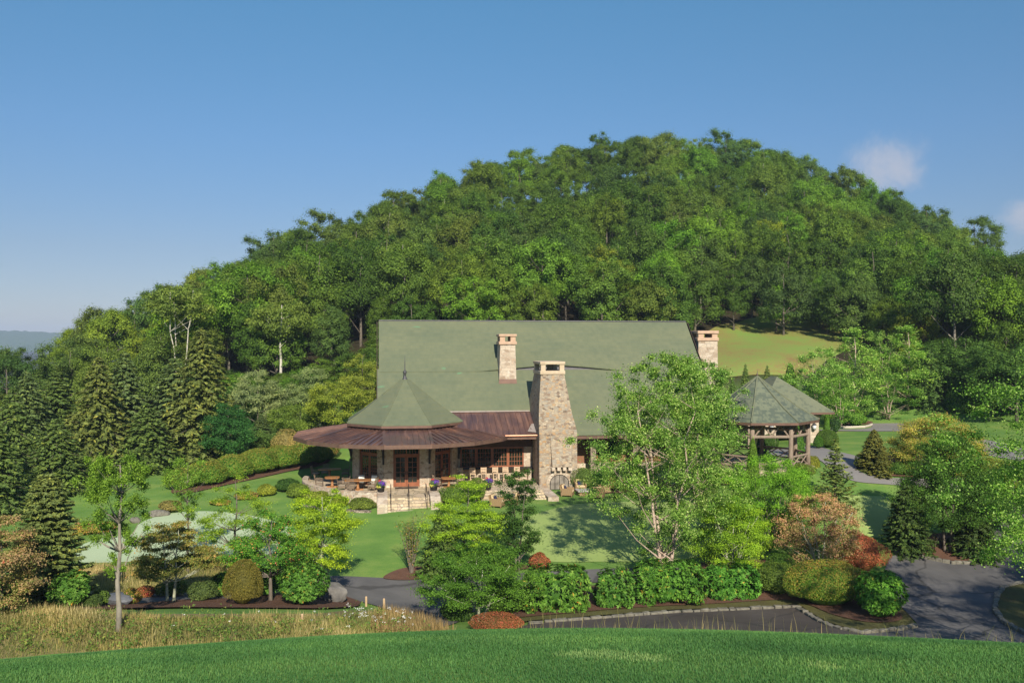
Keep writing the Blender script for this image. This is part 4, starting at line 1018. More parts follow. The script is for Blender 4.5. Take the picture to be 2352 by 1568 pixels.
# --- chimneys
def frust(levels):
    """levels: (x0, x1, y0, y1, z)"""
    g = MB(); vs = []; fs = []
    for x0, x1, y0, y1, z in levels: vs += [(x0,y0,z),(x1,y0,z),(x1,y1,z),(x0,y1,z)]
    for i in range(len(levels)-1):
        for k in range(4): k2 = (k+1) % 4; fs.append((i*4+k, i*4+k2, (i+1)*4+k2, (i+1)*4+k))
    fs.append((3,2,1,0)); e = (len(levels)-1)*4; fs.append((e,e+1,e+2,e+3)); g.add(vs, fs); return g
def chimney_cap(root, x0, x1, y0, y1, z0, z1, z2, z3, mat, ov=.1, post=.36, mid=False):
    MB().box(x0-ov, x1+ov, y0-ov, y1+ov, z0, z1).build('chimney_ledge', mat, root, bevel=.03)
    for a, b in ((x0, x0+post), (x1-post, x1)):
        for c, d in ((y0, y0+post), (y1-post, y1)): MB().box(a, b, c, d, z1, z2).build('cap_pier', mat, root)
    if mid: MB().box((x0+x1)/2+.1, (x0+x1)/2+.5, y1-post-.003, y1-.003, z1, z2).build('cap_pier', mat, root)
    MB().box(x0+.3, x1-.3, y0+.3, y1-.3, z1-.02, z1+.03).build('flue_floor', M['inside'], root)
    MB().box(x0-ov, x1+ov, y0-ov, y1+ov, z2, z3).build('chimney_slab', mat, root, bevel=.03)
big = frust([(10.0,12.95,-4.5,1.2,-1.6),(10.0,12.93,-4.5,1.1,3.9),(9.98,12.86,-4.47,1.05,4.3),(9.99,12.55,-4.38,.75,5.4),(10.08,12.28,-4.24,-.3,6.9),(10.2,12.02,-4.1,-1.1,8.34)]).build('chimney', M['stone'], house)
chimney_cap(big, 10.2, 12.02, -4.1, -1.1, 8.34, 8.62, 9.10, 9.32, M['cap2'], .07, .36, True)
# chimney breast, corbels, firebox arch, hearth
cxx = 11.55
frust([(10.86,12.45,-4.56,-4.45,3.7),(10.86,12.45,-4.56,-4.45,3.3),(10.95,12.4,-4.86,-4.45,1.35)][::-1]).build('chimney_breast', M['stone'], big)
for i in range(4):
    x = 11.02 + i*.43; MB().box(x-.14, x+.14, -4.92, -4.48, 1.06, 1.34).build('corbel', M['stone_wall'], big, bevel=.03)
g = MB(); n_ = 12; r0, r1 = .76, 1.02; zc = .05
for i in range(n_):
    a, b = math.pi*i/n_, math.pi*(i+1)/n_-.02
    q = [(r0,a),(r1,a),(r1,b),(r0,b)]
    P_ = [(cxx + r_*math.cos(t), zc+.92*r_*math.sin(t)) for r_, t in q]
    g.add([(x,-4.55,z) for x, z in P_] + [(x,-4.45,z) for x, z in P_], [(0,3,2,1),(4,5,6,7),(0,1,5,4),(1,2,6,5),(2,3,7,6),(3,0,4,7)])
g.build('firebox_arch', M['stone_pale'], big)
g = MB(); pr = [(cxx-.76,-.42)] + [(cxx+.76*math.cos(math.pi-math.pi*i/14), zc+.7*math.sin(math.pi*i/14)) for i in range(15)] + [(cxx+.76,-.42)]
g.add([(x,-4.512,z) for x, z in pr], [tuple(range(len(pr)))[::-1]]); fb = g.build('firebox', M['soot'], big)
g = MB()
for i in range(5):
    x = cxx-.7+.35*i; g.tube([(x,-4.54,-.4),(x,-4.54,zc+.7*math.sqrt(max(.02,1-((x-cxx)/.76)**2)))], .018, 6)
g.tube([(cxx+.74*math.cos(math.pi*i/14),-4.54,zc+.69*math.sin(math.pi*i/14)) for i in range(15)], .022, 6)
g.tube([(cxx-.75,-4.54,-.38),(cxx+.75,-4.54,-.38)], .022, 6)
g.build('fire_screen', M['iron'], fb)
g = MB(); pr = [(cxx-1.05,-4.5)] + [(cxx-1.05+2.1*i/8, -4.95-.2*math.sin(math.pi*i/8)) for i in range(9)] + [(cxx+1.05,-4.5)]
g.prism(pr, -.75, -.44).build('hearth', M['cap2'], big, bevel=.03)
sm_ = frust([(7.72,9.24,1.5,3.6,6.2),(7.73,9.23,1.52,3.6,7.42),(7.76,9.20,1.55,3.5,7.76)]).build('chimney_flashing', M['copper_trim'], house)
smc = frust([(7.77,9.19,1.57,3.4,7.7),(7.86,9.12,1.66,3.3,10.6)]).build('chimney', M['stone_pale'], house)
chimney_cap(smc, 7.84, 9.14, 1.64, 3.2, 10.6, 10.86, 11.27, 11.47, M['cap'], .1, .42)
rt_ = frust([(26.0,28.0,4.6,6.6,-1.0),(26.05,27.95,4.65,6.55,4.0),(26.12,27.9,4.7,6.5,10.9)]).build('chimney', M['stone_pale'], house)
chimney_cap(rt_, 26.12, 27.9, 4.7, 6.5, 10.9, 11.2, 11.55, 11.82, M['cap'], .1, .5)

# ------------------------------------------------------------------ terrace, walls, steps
def ring_wall(r0, r1, a0, a1, z0, z1, n=28):
    g = MB()
    for i in range(n):
        a, b = a0+(a1-a0)*i/n, a0+(a1-a0)*(i+1)/n
        q = [(r0*math.cos(a),r0*math.sin(a)),(r1*math.cos(a),r1*math.sin(a)),(r1*math.cos(b),r1*math.sin(b)),(r0*math.cos(b),r0*math.sin(b))]
        q2 = q if a1 > a0 else q[::-1]
        g.hexa([(*p, z0) for p in q2], [(*p, z1) for p in q2])
    return g
def at_house(o): o.location = HO; o.rotation_euler = (0, 0, YAW); return o
poly = [(7.5*math.cos(a), 7.5*math.sin(a)) for a in np.linspace(R(170), R(300), 30)] + [(4.4,-6.6),(9.9,-6.6),(9.9,.4),(-5,.4)]
o = at_house(MB().prism(poly, -1.6, 0).build('terrace', M['flag'])); tag(o, kind='structure')
o = at_house(ring_wall(7.47, 7.92, R(172), R(254.0), -1.7, .24).build('terrace_wall', M['stone_wall']))
tag(o, 'low curved stone wall round the dining terrace, left of the entrance steps', 'stone wall')
o = at_house(ring_wall(7.47, 7.92, R(286.5), R(304), -1.7, .24).build('terrace_wall', M['stone_wall']))
tag(o, 'short stone terrace wall right of the entrance steps, behind the round shrubs', 'stone wall')
o = at_house(ring_wall(9.75, 10.05, R(205), R(255), -2.2, -.62).build('planter_wall', M['stone_dry']))
tag(o, 'low dry-stone planter wall below the curved terrace', 'stone wall')
o = at_house(ring_wall(7.9, 9.77, R(205), R(255), -2.2, -.74).build('planting_bed', M['mulch'])); tag(o, kind='structure')
steps = thing('entrance_steps', 'flagstone steps up to the double doors between two stone cheek walls', 'steps', HO, YAW)
g = MB().box(-1.45, 1.45, -8.55, -7.3, -1.7, .004); g.build('landing', M['flag'], steps)
for i in range(1, 5):
    MB().box(-1.44, 1.44, -8.55-.36*i, -8.552-.36*(i-1), -1.7, -.15*i).build('step', M['flag'], steps, bevel=.015)
for s_ in (-1, 1):
    x0, x1 = (1.455, 2.15) if s_ > 0 else (-2.15, -1.455)
    g = MB().add([(x0,-7.4,-1.8),(x1,-7.4,-1.8),(x1,-10.1,-1.8),(x0,-10.1,-1.8),(x0,-7.4,.36),(x1,-7.4,.36),(x1,-10.1,-.12),(x0,-10.1,-.12),(x0,-9.5,.22),(x1,-9.5,.22)],
                 [(0,1,2,3),(0,4,5,1),(3,2,6,7),(4,8,9,5),(8,7,6,9),(0,3,7,8,4),(1,5,9,6,2)])
    g.build('cheek_wall', M['stone_pale'], steps)
for x in (-1.22, 0, 1.22):
    lab = {-1.22: 'thin bronze handrail on the left side of the entrance steps', 0: 'thin bronze handrail up the middle of the entrance steps', 1.22: 'thin bronze handrail on the right side of the entrance steps'}[x]
    g = MB().tube([(x,-8.2,0),(x,-8.2,.92)], .022, 8).tube([(x,-9.95,-.6),(x,-9.95,.42)], .022, 8).tube([(x,-8.2,.0),(x,-8.2,.92),(x,-8.5,.92),(x,-9.95,.42),(x,-9.98,.2)], .024, 8)
    o = at_house(g.build('handrail', M['rail'])); tag(o, lab, 'handrail', 'handrails of the entrance steps')
o = at_house(MB().box(-.85, .85, -4.75, -4.15, .005, .03).build('doormat', M['iron'])); tag(o, 'dark doormat before the double doors', 'doormat')
bs = thing('bar_steps', 'broad flagstone steps down from the bar terrace to the lawn', 'steps', HO, YAW)
for i in range(1, 5): MB().box(5.2, 9.9, -6.6-.4*i, -6.602-.4*(i-1), -1.7, -.14*i).build('step', M['flag'], bs, bevel=.015)
MB().box(9.92, 10.7, -8.4, -4.55, -1.7, -.25).build('cheek_wall', M['stone_pale'], bs)

# ------------------------------------------------------------------ terrace furniture
def FL(u, v):
    z = HO.z; y = -z*F/(v-CV); return Vector(((u-CU)/F*y, y, z))
def dining_chair(label, loc, rz):
    cushion_back = 'cushioned' in label
    t = thing('dining_chair', label, 'chair', loc, rz, 'wicker chairs on the terrace')
    g = MB().box(-.27, .27, -.28, .26, .30, .36); g.build('seat', M['wicker'], t)
    b = MB()
    for x in np.linspace(-.25, .25, 9): b.tube([(x,.25,.34),(x,.28,.6),(x,.36,.95)], .012, 5)
    for z in (.45,.56,.68,.8): b.tube([(-.26,.25+.09*(z-.34),z),(.26,.25+.09*(z-.34),z)], .011, 5)
    b.tube([(-.27,.36,.95),(.27,.36,.95)], .024, 6); b.build('backrest', M['wicker'], t)
    for s_ in (-1, 1):
        a = MB().tube([(s_*.28,.30,.66),(s_*.31,.0,.66),(s_*.29,-.27,.60)], .024, 6)
        for y in np.linspace(-.24, .24, 6): a.tube([(s_*.28,y,.36),(s_*.30,y,.64)], .010, 5)
        a.build('armrest', M['wicker'], t)
    for x in (-.24, .24):
        for y in (-.24, .24): MB().tube([(x,y,.31),(x*1.05,y*1.08,0)], .022, 6).build('leg', M['wicker'], t)
    MB().box(-.24, .24, -.27, .22, .362, .43).build('seat_cushion', M['cushion'] if cushion_back else M['seat_pad'], t, bevel=.03)
    if cushion_back: MB().obox((0,.235,.68), .44, .11, .44, 0, R(-12)).build('back_cushion', M['cushion'], t, bevel=.03)
    return t
def dining_table(label, loc, rz, w_, d_):
    t = thing('dining_table', label, 'table', loc, rz, 'teak pedestal tables on the terrace')
    pr = [(w_/2*math.copysign(abs(math.cos(a))**.5, math.cos(a)), d_/2*math.copysign(abs(math.sin(a))**.5, math.sin(a))) for a in np.linspace(0, 2*math.pi, 25)[:-1]]
    MB().prism(pr, .70, .755).build('table_top', M['wood_orange'], t)
    MB().lathe([(.16,.08),(.10,.2),(.08,.4),(.11,.6),(.2,.7)], 12).build('pedestal', M['wood_orange'], t, True)
    g = MB()
    for a in (0, math.pi/2): g.obox((0,0,.05), .8, .12, .1, a)
    g.build('foot', M['wood_orange'], t); return t
def hz_face(p, q):   # rotation so that a chair at p looks at q (chair front is -y)
    d = Vector(q)-Vector(p); return math.atan2(d.y, d.x) + math.pi/2
T1 = FL(763, 1118.5); T2 = FL(822, 1125); T3 = FL(1031, 1119.5); T0 = FL(757, 1098)
dining_table('square teak pedestal table on the far left of the sunny terrace', T1, YAW, 1.1, 1.0)
dining_table('long teak table between four white-cushioned chairs left of the doors', T2, YAW, 1.95, 1.0)
dining_table('teak table on the terrace right of the double doors', T3, YAW, 1.15, 1.0)
dining_table('shaded table under the copper roof at the back of the terrace', T0, YAW, 1.8, .95)
ch = [
 ('wicker chair seen from the side, left of the square teak table', T1+Vector((-.95,-.1,0)), T1),
 ('wicker chair right of the square teak table', T1+Vector((.95,.25,0)), T1),
 ('wicker chair at the left end of the long teak table', T2+Vector((-1.15,-.25,0)), T2),
 ('wicker chair with its back to the steps side, front of the long teak table', T2+Vector((-.35,-.82,0)), T2+Vector((-.35,0,0))),
 ('white-cushioned wicker chair behind the middle of the long teak table', T2+Vector((.05,1.0,0)), T2+Vector((.05,0,0))),
 ('white-cushioned wicker chair behind the right end of the long teak table', T2+Vector((.95,.95,0)), T2+Vector((.7,0,0))),
 ('wicker chair at the right end of the long teak table', T2+Vector((1.15,-.35,0)), T2+Vector((.2,0,0))),
 ('wicker chair left of the table right of the doors', T3+Vector((-.85,.15,0)), T3),
 ('wicker chair right of the table right of the doors', T3+Vector((.85,-.1,0)), T3),
 ('dark wicker chair left of the shaded back table', T0+Vector((-1.15,.15,0)), T0),
 ('dark wicker chair behind the shaded back table', T0+Vector((-.55,.9,0)), T0+Vector((-.55,0,0))),
 ('dark wicker chair right of the shaded back table', T0+Vector((1.2,.3,0)), T0),
 ('dark wicker chair in deepest shade behind the pavilion corner', T0+Vector((1.9,1.6,0)), T0),
]
for lab, p, q in ch: dining_chair(lab, p, hz_face(p, q))
def bar_stool(label, loc, rz):
    t = thing('bar_stool', label, 'stool', loc, rz, 'wooden stools along the bar')
    MB().box(-.22, .22, -.22, .22, .70, .75).build('seat', M['wood_pale'], t)
    g = MB()
    for z in (.86, .98, 1.1): g.box(-.2, .2, .19, .215, z-.045, z+.045)
    for x in (-.2, .2): g.box(x-.025, x+.025, .185, .235, .75, 1.16)
    g.build('backrest', M['wood_pale'], t)
    for x in (-.19, .19):
        for y in (-.19, .19): MB().box(x-.025, x+.025, y-.025, y+.025, 0, .70).build('leg', M['wood_pale'], t)
    g = MB()
    for y in (-.19, .19): g.box(-.165, .165, y-.015, y+.015, .24, .29)
    for x in (-.19, .19): g.box(x-.015, x+.015, -.165, .165, .30, .35)
    g.build('stretcher', M['wood_pale'], t); return t
for i, lx in enumerate((3.96, 4.93, 5.8, 6.7, 7.5, 8.4)):
    o_ = ['first', 'second', 'third', 'fourth', 'fifth', 'sixth'][i]
    bar_stool(o_ + ' wooden bar stool from the left along the window bar', HW(lx+.15, -2.95), YAW)

# flower pots
def leaf_cloud_simple(rng, n, c, r, flat=.7):
    d = rng.normal(size=(n, 3)); d /= np.linalg.norm(d, axis=1)[:, None]
    return c + d*(rng.random(n)**.4)[:, None]*np.array([r, r, r*flat]), d
def flower_pot(label, loc, seed, cat='planter'):
    rng = np.random.default_rng(seed); t = thing('flower_planter', label, cat, loc, 0, 'flower planters of the terrace')
    MB().lathe([(.17,0),(.24,.12),(.27,.36),(.30,.42)], 14).build('pot', M['iron'], t, True)
    def bl(name, n, c, r, mat, s_):
        P_, d = leaf_cloud_simple(rng, n, np.array(c), r); o = obj(name, leaves(P_, d, s_, .6, rng), t, mat)
    bl('foliage', 500, (0,0,.6), .36, M['L_shrub'], .09)
    bl('purple_bloom', 260, (.12,-.06,.68), .34, M['purple'], .07)
    bl('red_bloom', 70, (-.08,.05,.84), .15, M['red'], .06)
    bl('yellow_bloom', 150, (-.12,-.15,.45), .22, M['yellow'], .07)
    return t

# lounge chairs on the lawn
def lounge_chair(label, loc, rz, back=True):
    t = thing('lounge_chair', label, 'armchair', loc, rz, 'wicker lounge chairs on the lawn')
    g = MB().box(-.42, .42, -.42, .42, .10, .30)
    for x in (-.42, .34): g.box(x, x+.08, -.42, .42, .302, .60)
    g.hexa([(-.42,.34,.302),(.42,.34,.302),(.42,.423,.302),(-.42,.423,.302)], [(-.42,.46,.82),(.42,.46,.82),(.42,.54,.82),(-.42,.54,.82)])
    g.build('frame', M['wicker_tan'], t)
    MB().box(-.33, .33, -.44, .32, .304, .44).build('seat_cushion', M['cushion_tan'], t, bevel=.04)
    MB().obox((0,.31,.63), .64, .14, .42, 0, R(-12)).build('back_cushion', M['cushion_tan'], t, bevel=.04)
    if back: MB().obox((.02,.16,.58), .40, .12, .36, R(8), R(-24)).build('pillow', M['navy'], t, bevel=.04)
    for x in (-.37, .37):
        for y in (-.37, .37): MB().box(x-.03, x+.03, y-.03, y+.03, 0, .1).build('leg', M['wicker_tan'], t)
    return t
tt = G(1342, 1136, 50); 
t = thing('low_table', 'low grey-topped square table between the lounge chairs on the lawn', 'table', tt, YAW)
MB().box(-.6, .6, -.6, .6, .30, .38).build('table_top', M['slate'], t, bevel=.02); MB().box(-.45, .45, -.45, .45, 0, .3).build('base', M['wicker_tan'], t)
for lab, d, rz in (('lounge chair left of the low table, showing its striped wicker side', (-1.25,-.25), R(75)), ('lounge chair behind the low table, navy pillow facing the lawn', (-.2,1.35), R(5)),
                   ('lounge chair in front of the low table with its back to the viewer', (.95,-1.0), R(165)), ('lounge chair right of the low table, half under the birch', (1.45,.35), R(-80))):
    p = tt + Vector((d[0], d[1], 0)); p.z = hz(p.x, p.y); lounge_chair(lab, p, rz)
for lab, u, v, rz in (('lounge chair with navy pillow behind the dark slender tree', 1172, 1158, R(-60)), ('lounge chair half hidden left of the dark slender tree', 1143, 1163, R(70))):
    p = G(u, v, 50); lounge_chair(lab, p, rz)

# ------------------------------------------------------------------ gazebo
GZ = Vector((16.9, 60.0, -8.4)); th = math.atan2(-math.cos(R(15.7)), -math.sin(R(15.7)))
gz = thing('log_gazebo', 'eight-sided rustic gazebo with worn green shingle roof on log posts', 'gazebo', GZ)
def ga(k, r): a = th + R(-5.4+45*k); return (r*math.cos(a), r*math.sin(a))
g = MB(); vs = []; fs = []
prof = [(4.0, 3.16), (2.6, 4.0), (1.2, 5.05), (.001, 5.98)]
for r_, z in prof: vs += [(*ga(k, r_), z) for k in range(8)]
for i in range(3):
    for k in range(8): k2 = (k+1) % 8; fs.append((i*8+k, i*8+k2, (i+1)*8+k2, (i+1)*8+k))
b0 = len(vs); vs += [(*ga(k, 4.0), 3.10) for k in range(8)]
for k in range(8): fs.append((b0+k, b0+(k+1) % 8, (k+1) % 8, k))
vs.append((0, 0, 5.6)); 
for k in range(8): fs.append((b0+(k+1) % 8, b0+k, len(vs)-1))
g.add(vs, fs); gr = g.build('roof', M['shingle_worn'], gz)
g = MB()
for k in range(8): g.tube([(*ga(k, r_+.01), z+.02) for r_, z in prof], .06, 5)
g.build('hip_cap', M['shingle_mid'], gr)
MB().lathe([(.09,5.9),(.05,6.05),(.07,6.13),(.03,6.2),(.01,6.42)], 8).build('finial', M['rail'], gr, True)
g = MB()
for k in range(8):
    a, b, c, d = ga(k, 3.92), ga(k, 4.03), ga(k+1, 4.03), ga(k+1, 3.92)
    g.hexa([(*a,2.97),(*b,2.97),(*c,2.97),(*d,2.97)], [(*a,3.13),(*b,3.13),(*c,3.13),(*d,3.13)])
g.build('fascia', M['copper_trim'], gr)
rng0 = random.Random(4)
for k in range(8):
    x, y = ga(k, 3.32); MB().tube([(x,y,-.1),(x+rng0.uniform(-.02,.02),y,1.0),(x,y+rng0.uniform(-.02,.02),2.0),(x,y,3.05)], [.165,.155,.15,.145], 9).build('log_post', M['log'], gz, True)
    p, q = Vector((*ga(k,3.32),0)), Vector((*ga(k+1,3.32),0))
    g = MB().tube([p+Vector((0,0,2.16)), q+Vector((0,0,2.16))], .10, 8).tube([p+Vector((0,0,3.0)), q+Vector((0,0,3.0))], .10, 8)
    for i in range(4):
        a, b = p.lerp(q, .06+.22*i), p.lerp(q, .06+.22*(i+1)); z0, z1 = (2.2, 2.92) if i % 2 == 0 else (2.92, 2.2)
        g.tube([a+Vector((0,0,z0)), b+Vector((0,0,z1))], .055, 6)
    g.build('log_frieze', M['log'], gz)
    if k not in (0, 5):
        g = MB().tube([p+Vector((0,0,.82)), q+Vector((0,0,.82))], .07, 7).tube([p+Vector((0,0,.18)), q+Vector((0,0,.18))], .06, 7)
        for a, b in ((.08,.5),(.5,.08),(.5,.92),(.92,.5)): g.tube([p.lerp(q,a)+Vector((0,0,.2)), p.lerp(q,b)+Vector((0,0,.8))], .04, 6)
        g.build('log_rail', M['log'], gz)
MB().prism([ga(k, 3.75) for k in range(8)], -1.6, 0).build('floor', M['flag'], gz)

# ------------------------------------------------------------------ gatehouse with archway
GH = Vector((23.85, 74.2, -8.82))
gh = thing('gatehouse', 'small stone gatehouse with an archway and hipped green roof behind the gazebo', 'building', GH, YAW)
def arch_wall(y0, y1, w_, h_, ax0, ax1, spring, mat):
    """wall with a round-headed opening"""
    r_ = (ax1-ax0)/2; cx = (ax0+ax1)/2; n = 12
    arc = [(cx - r_*math.cos(math.pi*i/n), spring + .62*r_*math.sin(math.pi*i/n)) for i in range(n+1)]
    g = MB().box(-w_, ax0, y0, y1, -.3, h_).box(ax1, w_, y0, y1, -.3, h_)
    for (xa, za), (xb, zb) in zip(arc[:-1], arc[1:]):
        g.hexa([(xa,y0,za),(xb,y0,zb),(xb,y1,zb),(xa,y1,za)], [(xa,y0,h_-.002),(xb,y0,h_-.002),(xb,y1,h_-.002),(xa,y1,h_-.002)])
    return g
wl = arch_wall(0, .55, 2.45, 2.75, -1.45, 1.3, 1.75, None)
wl.build('front_wall', M['stone_pale'], gh)
arch_wall(5.2, 5.7, 2.45, 2.74, -1.45, 1.3, 1.75, None).build('back_wall', M['stone_pale'], gh)
MB().box(-2.45, -2.05, .56, 5.19, -.3, 2.74).build('side_wall', M['stone_pale'], gh)
MB().box(2.05, 2.44, .56, 5.19, -.3, 2.74).build('side_wall', M['stone_pale'], gh)
e = 3.35; y0, y1 = -.95, 6.8; A1, A2 = (-.05,2.7,5.72), (-.05,4.0,5.72)
ev = [(-e,y0,2.86),(e,y0,2.86),(e,y1,2.86),(-e,y1,2.86)]
vs = ev + [A1, A2] + [(a,b,2.78) for a, b, c in ev]
rf = MB().add(vs, [(0,1,4),(1,2,5,4),(2,3,5),(3,0,4,5),(6,7,1,0),(7,8,2,1),(8,9,3,2),(9,6,0,3),(9,8,7,6)]).build('roof', M['shingle_mid'], gh)
g = MB()
for a, b in ((0,1),(1,2),(2,3),(3,0)): g.beam((ev[a][0],ev[a][1],2.74),(ev[b][0],ev[b][1],2.74), .1, .16)
g.build('fascia', M['copper_trim'], rf)
g = MB()
for x in np.arange(-2.2, 2.3, .55): g.box(x-.05, x+.05, -.85, .0, 2.55, 2.72)
g.build('rafter_tail', M['wood_dark'], rf)
def lantern(label, x):
    t = thing('wall_lantern', label, 'lantern', GH + Matrix.Rotation(YAW, 3, 'Z') @ Vector((x, -.02, 1.35)), YAW, 'lanterns on the gatehouse wall')
    MB().lathe([(.20,.34),(.12,.46),(.05,.52),(.03,.6)], 10, (0,-.22,0)).build('cap', M['dark_metal'], t)
    MB().lathe([(.13,0),(.16,.1),(.17,.34)], 10, (0,-.22,0)).build('glass', M['lampglass'], t, True)
    MB().lathe([(.04,-.1),(.15,-.04),(.14,.0)], 10, (0,-.22,0)).box(-.05, .05, -.06, .0, -.1, .4).build('bracket', M['iron'], t)
lantern('dark wall lantern on the sunlit right pier of the gatehouse', 1.92)
lantern('dark wall lantern on the left pier of the gatehouse, seen through the gazebo', -1.95)
# covered link roof behind the birch
lk = thing('covered_walkway', 'green-roofed covered walkway showing behind the birch, left of the gazebo', 'walkway', (18.6, 73.5, -8.6), YAW)
MB().add([(-3,-1.6,2.6),(1.2,-1.6,2.6),(1.2,1.6,2.6),(-3,1.6,2.6),(-3,0,4.2),(.9,0,4.2)], [(0,1,5,4),(2,3,4,5),(1,2,5),(0,4,3),(3,2,1,0)]).build('roof', M['shingle'], lk)
for x in (-2.7, .9):
    for y in (-1.3, 1.3): MB().box(x-.15, x+.15, y-.15, y+.15, -.3, 2.6).build('post', M['log'], lk)

# ------------------------------------------------------------------ small things of the grounds
def rock(name, label, loc, sx, sy, sz, seed, mat, rz=0, cat='boulder', group=None):
    rng = np.random.default_rng(seed); import bmesh
    bm = bmesh.new(); bmesh.ops.create_icosphere(bm, subdivisions=3, radius=1)
    cuts = [(rng.normal(size=3), .55+.3*rng.random()) for _ in range(9)]
    for v in bm.verts:
        p = np.array(v.co)
        for d, h in cuts:
            d_ = d/np.linalg.norm(d); k = p @ d_
            if k > h: p = p - d_*(k-h)*.9
        p += rng.normal(0, .018, 3); v.co = (p[0]*sx, p[1]*sy, p[2]*sz)
    me = bpy.data.meshes.new(name); bm.to_mesh(me); bm.free()
    o = obj(name, me, None, mat); o.location = loc; o.rotation_euler = (0, 0, rz); return tag(o, label, cat, group)
p = G(757, 1384); rock('boulder', 'big flat-topped grey boulder beside the path under the bright green tree', p+Vector((0,.5,.35)), .82, .6, .62, 3, M['boulder'], .2)
p = G(262, 1392); rock('boulder', 'low blue-grey boulder by the path behind the tall sapling', p+Vector((0,.3,.12)), .85, .6, .38, 5, M['pond'], .1)
p = G(357, 1188); rock('boulder', 'pale boulder above the dewy putting green', p+Vector((0,.4,.1)), .8, .5, .35, 7, M['kerb'], .3)
p = G(305, 1202); rock('boulder', 'small pale boulder left on the edge of the dewy green', p+Vector((0,.3,.1)), .35, .3, .3, 9, M['kerb'], .3)
for lab, u, v, h_ in (('short wooden stake on the grass edge beside the path', 882, 1399, .55), ('short wooden stake among the young pines by the path', 841, 1392, .5), ('short wooden stake at the edge of the brown mulch', 694, 1432, .4), ('tiny wooden stake on the lawn edge by the pale drive', 1983, 1066, .35)):
    p = G(u, v); g = MB().lathe([(.055,-.1),(.055,h_-.03),(.03,h_)], 8); o = g.build('marker_stake', M['stake']); o.location = p; tag(o, lab, 'stake')
# kerb of lichened stones
def kerb_run(name, label, pp, seed, ln=.5, wd=.24, ht=.13):
    rng = random.Random(seed); P_ = [G(u, v, 33) for u, v in pp]; g = MB()
    seg = []; 
    for a, b in zip(P_[:-1], P_[1:]): seg.append((a, b, (b-a).length))
    tot = sum(s_[2] for s_ in seg); d = 0
    while d < tot-.2:
        L = ln*rng.uniform(.6, 1.5); c = min(d+L/2, tot); acc = 0
        for a, b, l in seg:
            if acc + l >= c: break
            acc += l
        q = a.lerp(b, (c-acc)/l); t = (b-a); rz = math.atan2(t.y, t.x)
        w2 = wd*rng.uniform(.8, 1.2); h2 = ht*rng.uniform(.85, 1.25); b0_ = len(g.v)
        g.obox((q.x, q.y, hz(q.x, q.y)+h2/2-.02), L*.95, w2, h2+.1, rz+rng.uniform(-.06,.06), 0, 0)
        for i in range(b0_, len(g.v)):
            x, y, z = g.v[i]; g.v[i] = (x+rng.uniform(-.03,.03), y+rng.uniform(-.03,.03), z+rng.uniform(-.03,.03))
        d += L
    o = g.build(name, M['kerb'], None, bevel=.03); return tag(o, label, 'kerb')
kerb_run('stone_kerb', 'low kerb of lichened stones along the road below the rhododendrons', [(1213,1435),(1315,1427),(1429,1418),(1543,1409),(1654,1404),(1829,1396),(1856,1414),(1874,1426),(1901,1438),(1931,1447),(1976,1456),(2051,1450),(2100,1442)], 2)
kerb_run('stone_kerb', 'dark stone kerb round the mulched island of dark trees', [(2057,1274),(2087,1271),(2138,1286),(2186,1296),(2231,1295),(2261,1286),(2279,1274)], 5, .45, .24, .16)
kerb_run('stone_kerb', 'stone kerb of the small grass island at the right road', [(2352,1342),(2306,1353),(2291,1370),(2285,1403),(2306,1433),(2352,1457)], 6, .45, .24, .16)
P_ = [G(u, v, 60) for u, v in ((1900,983.5),(1950,983),(1985,982),(1999,978.5),(2002,976))]
o = MB().tube([p+Vector((0,0,.08)) for p in P_], .13, 6).build('concrete_kerb', M['concrete']); tag(o, 'pale concrete kerb where the far drive bends beside the shrubs', 'kerb')
# ------------------------------------------------------------------ planters
flower_pot('planter of purple, red and yellow flowers left of the entrance steps', HW(-1.9, -7.75, .25), 1)
flower_pot('planter of purple and red flowers right of the entrance steps', HW(1.8, -7.75, .25), 2)
flower_pot('planter of purple flowers before the bar stools', HW(5.85, -6.2, 0), 3)

# ------------------------------------------------------------------ wooded hill
FP = []
rs = random.Random(11)
for i, (Wd, H, cb, ncl, crad, flat, lump) in enumerate([
    (4.9, 13.5, .18, 84, .26, .80, .22), (4.3, 14.5, .16, 80, .28, .85, .20), (5.4, 13, .20, 92, .24, .75, .26), (4.2, 15, .22, 76, .28, .80, .20),
    (5.6, 14, .24, 96, .23, .72, .28), (4.7, 14.5, .28, 70, .25, .80, .30), (4.7, 11.5, .02, 92, .25, .75, .22), (4.2, 12.5, .01, 96, .26, .80, .20), (4.6, 13, .1, 88, .25, .7, .26)]):
    FP.append(gen_tree(100+i, H, Wd, cb, 'round', ncl, 370, .245, M['L_forest'], M['bark_grey'] if i in (3, 5) else M['bark'], crad, flat, 1, .2, .6, 10, 0, .45, lump, upn=.30, jit=.30, outn=.9, fuzz=.5, ball=True))
TONES = [('deep green', (.046,.090,.016)), ('mid-green', (.074,.128,.021)), ('olive-green', (.078,.118,.027)), ('yellow-green', (.120,.170,.022)), ('blue-green', (.050,.094,.026)), ('fresh green', (.076,.158,.020))]
YB = [(-250,90),(0,93),(400,100),(700,102),(900,108),(1200,112),(1540,114),(1620,122),(1660,126),(1900,122),(1960,116),(2060,104),(2150,97),(2220,91),(2450,88)]
YRR = [(-250,104),(0,108),(150,118),(350,137),(500,150),(700,165),(900,180),(1100,190),(1300,197),(1580,202),(1800,201),(2000,192),(2200,182),(2320,168),(2500,150)]
nf = 0; y = 90.0; row = 0
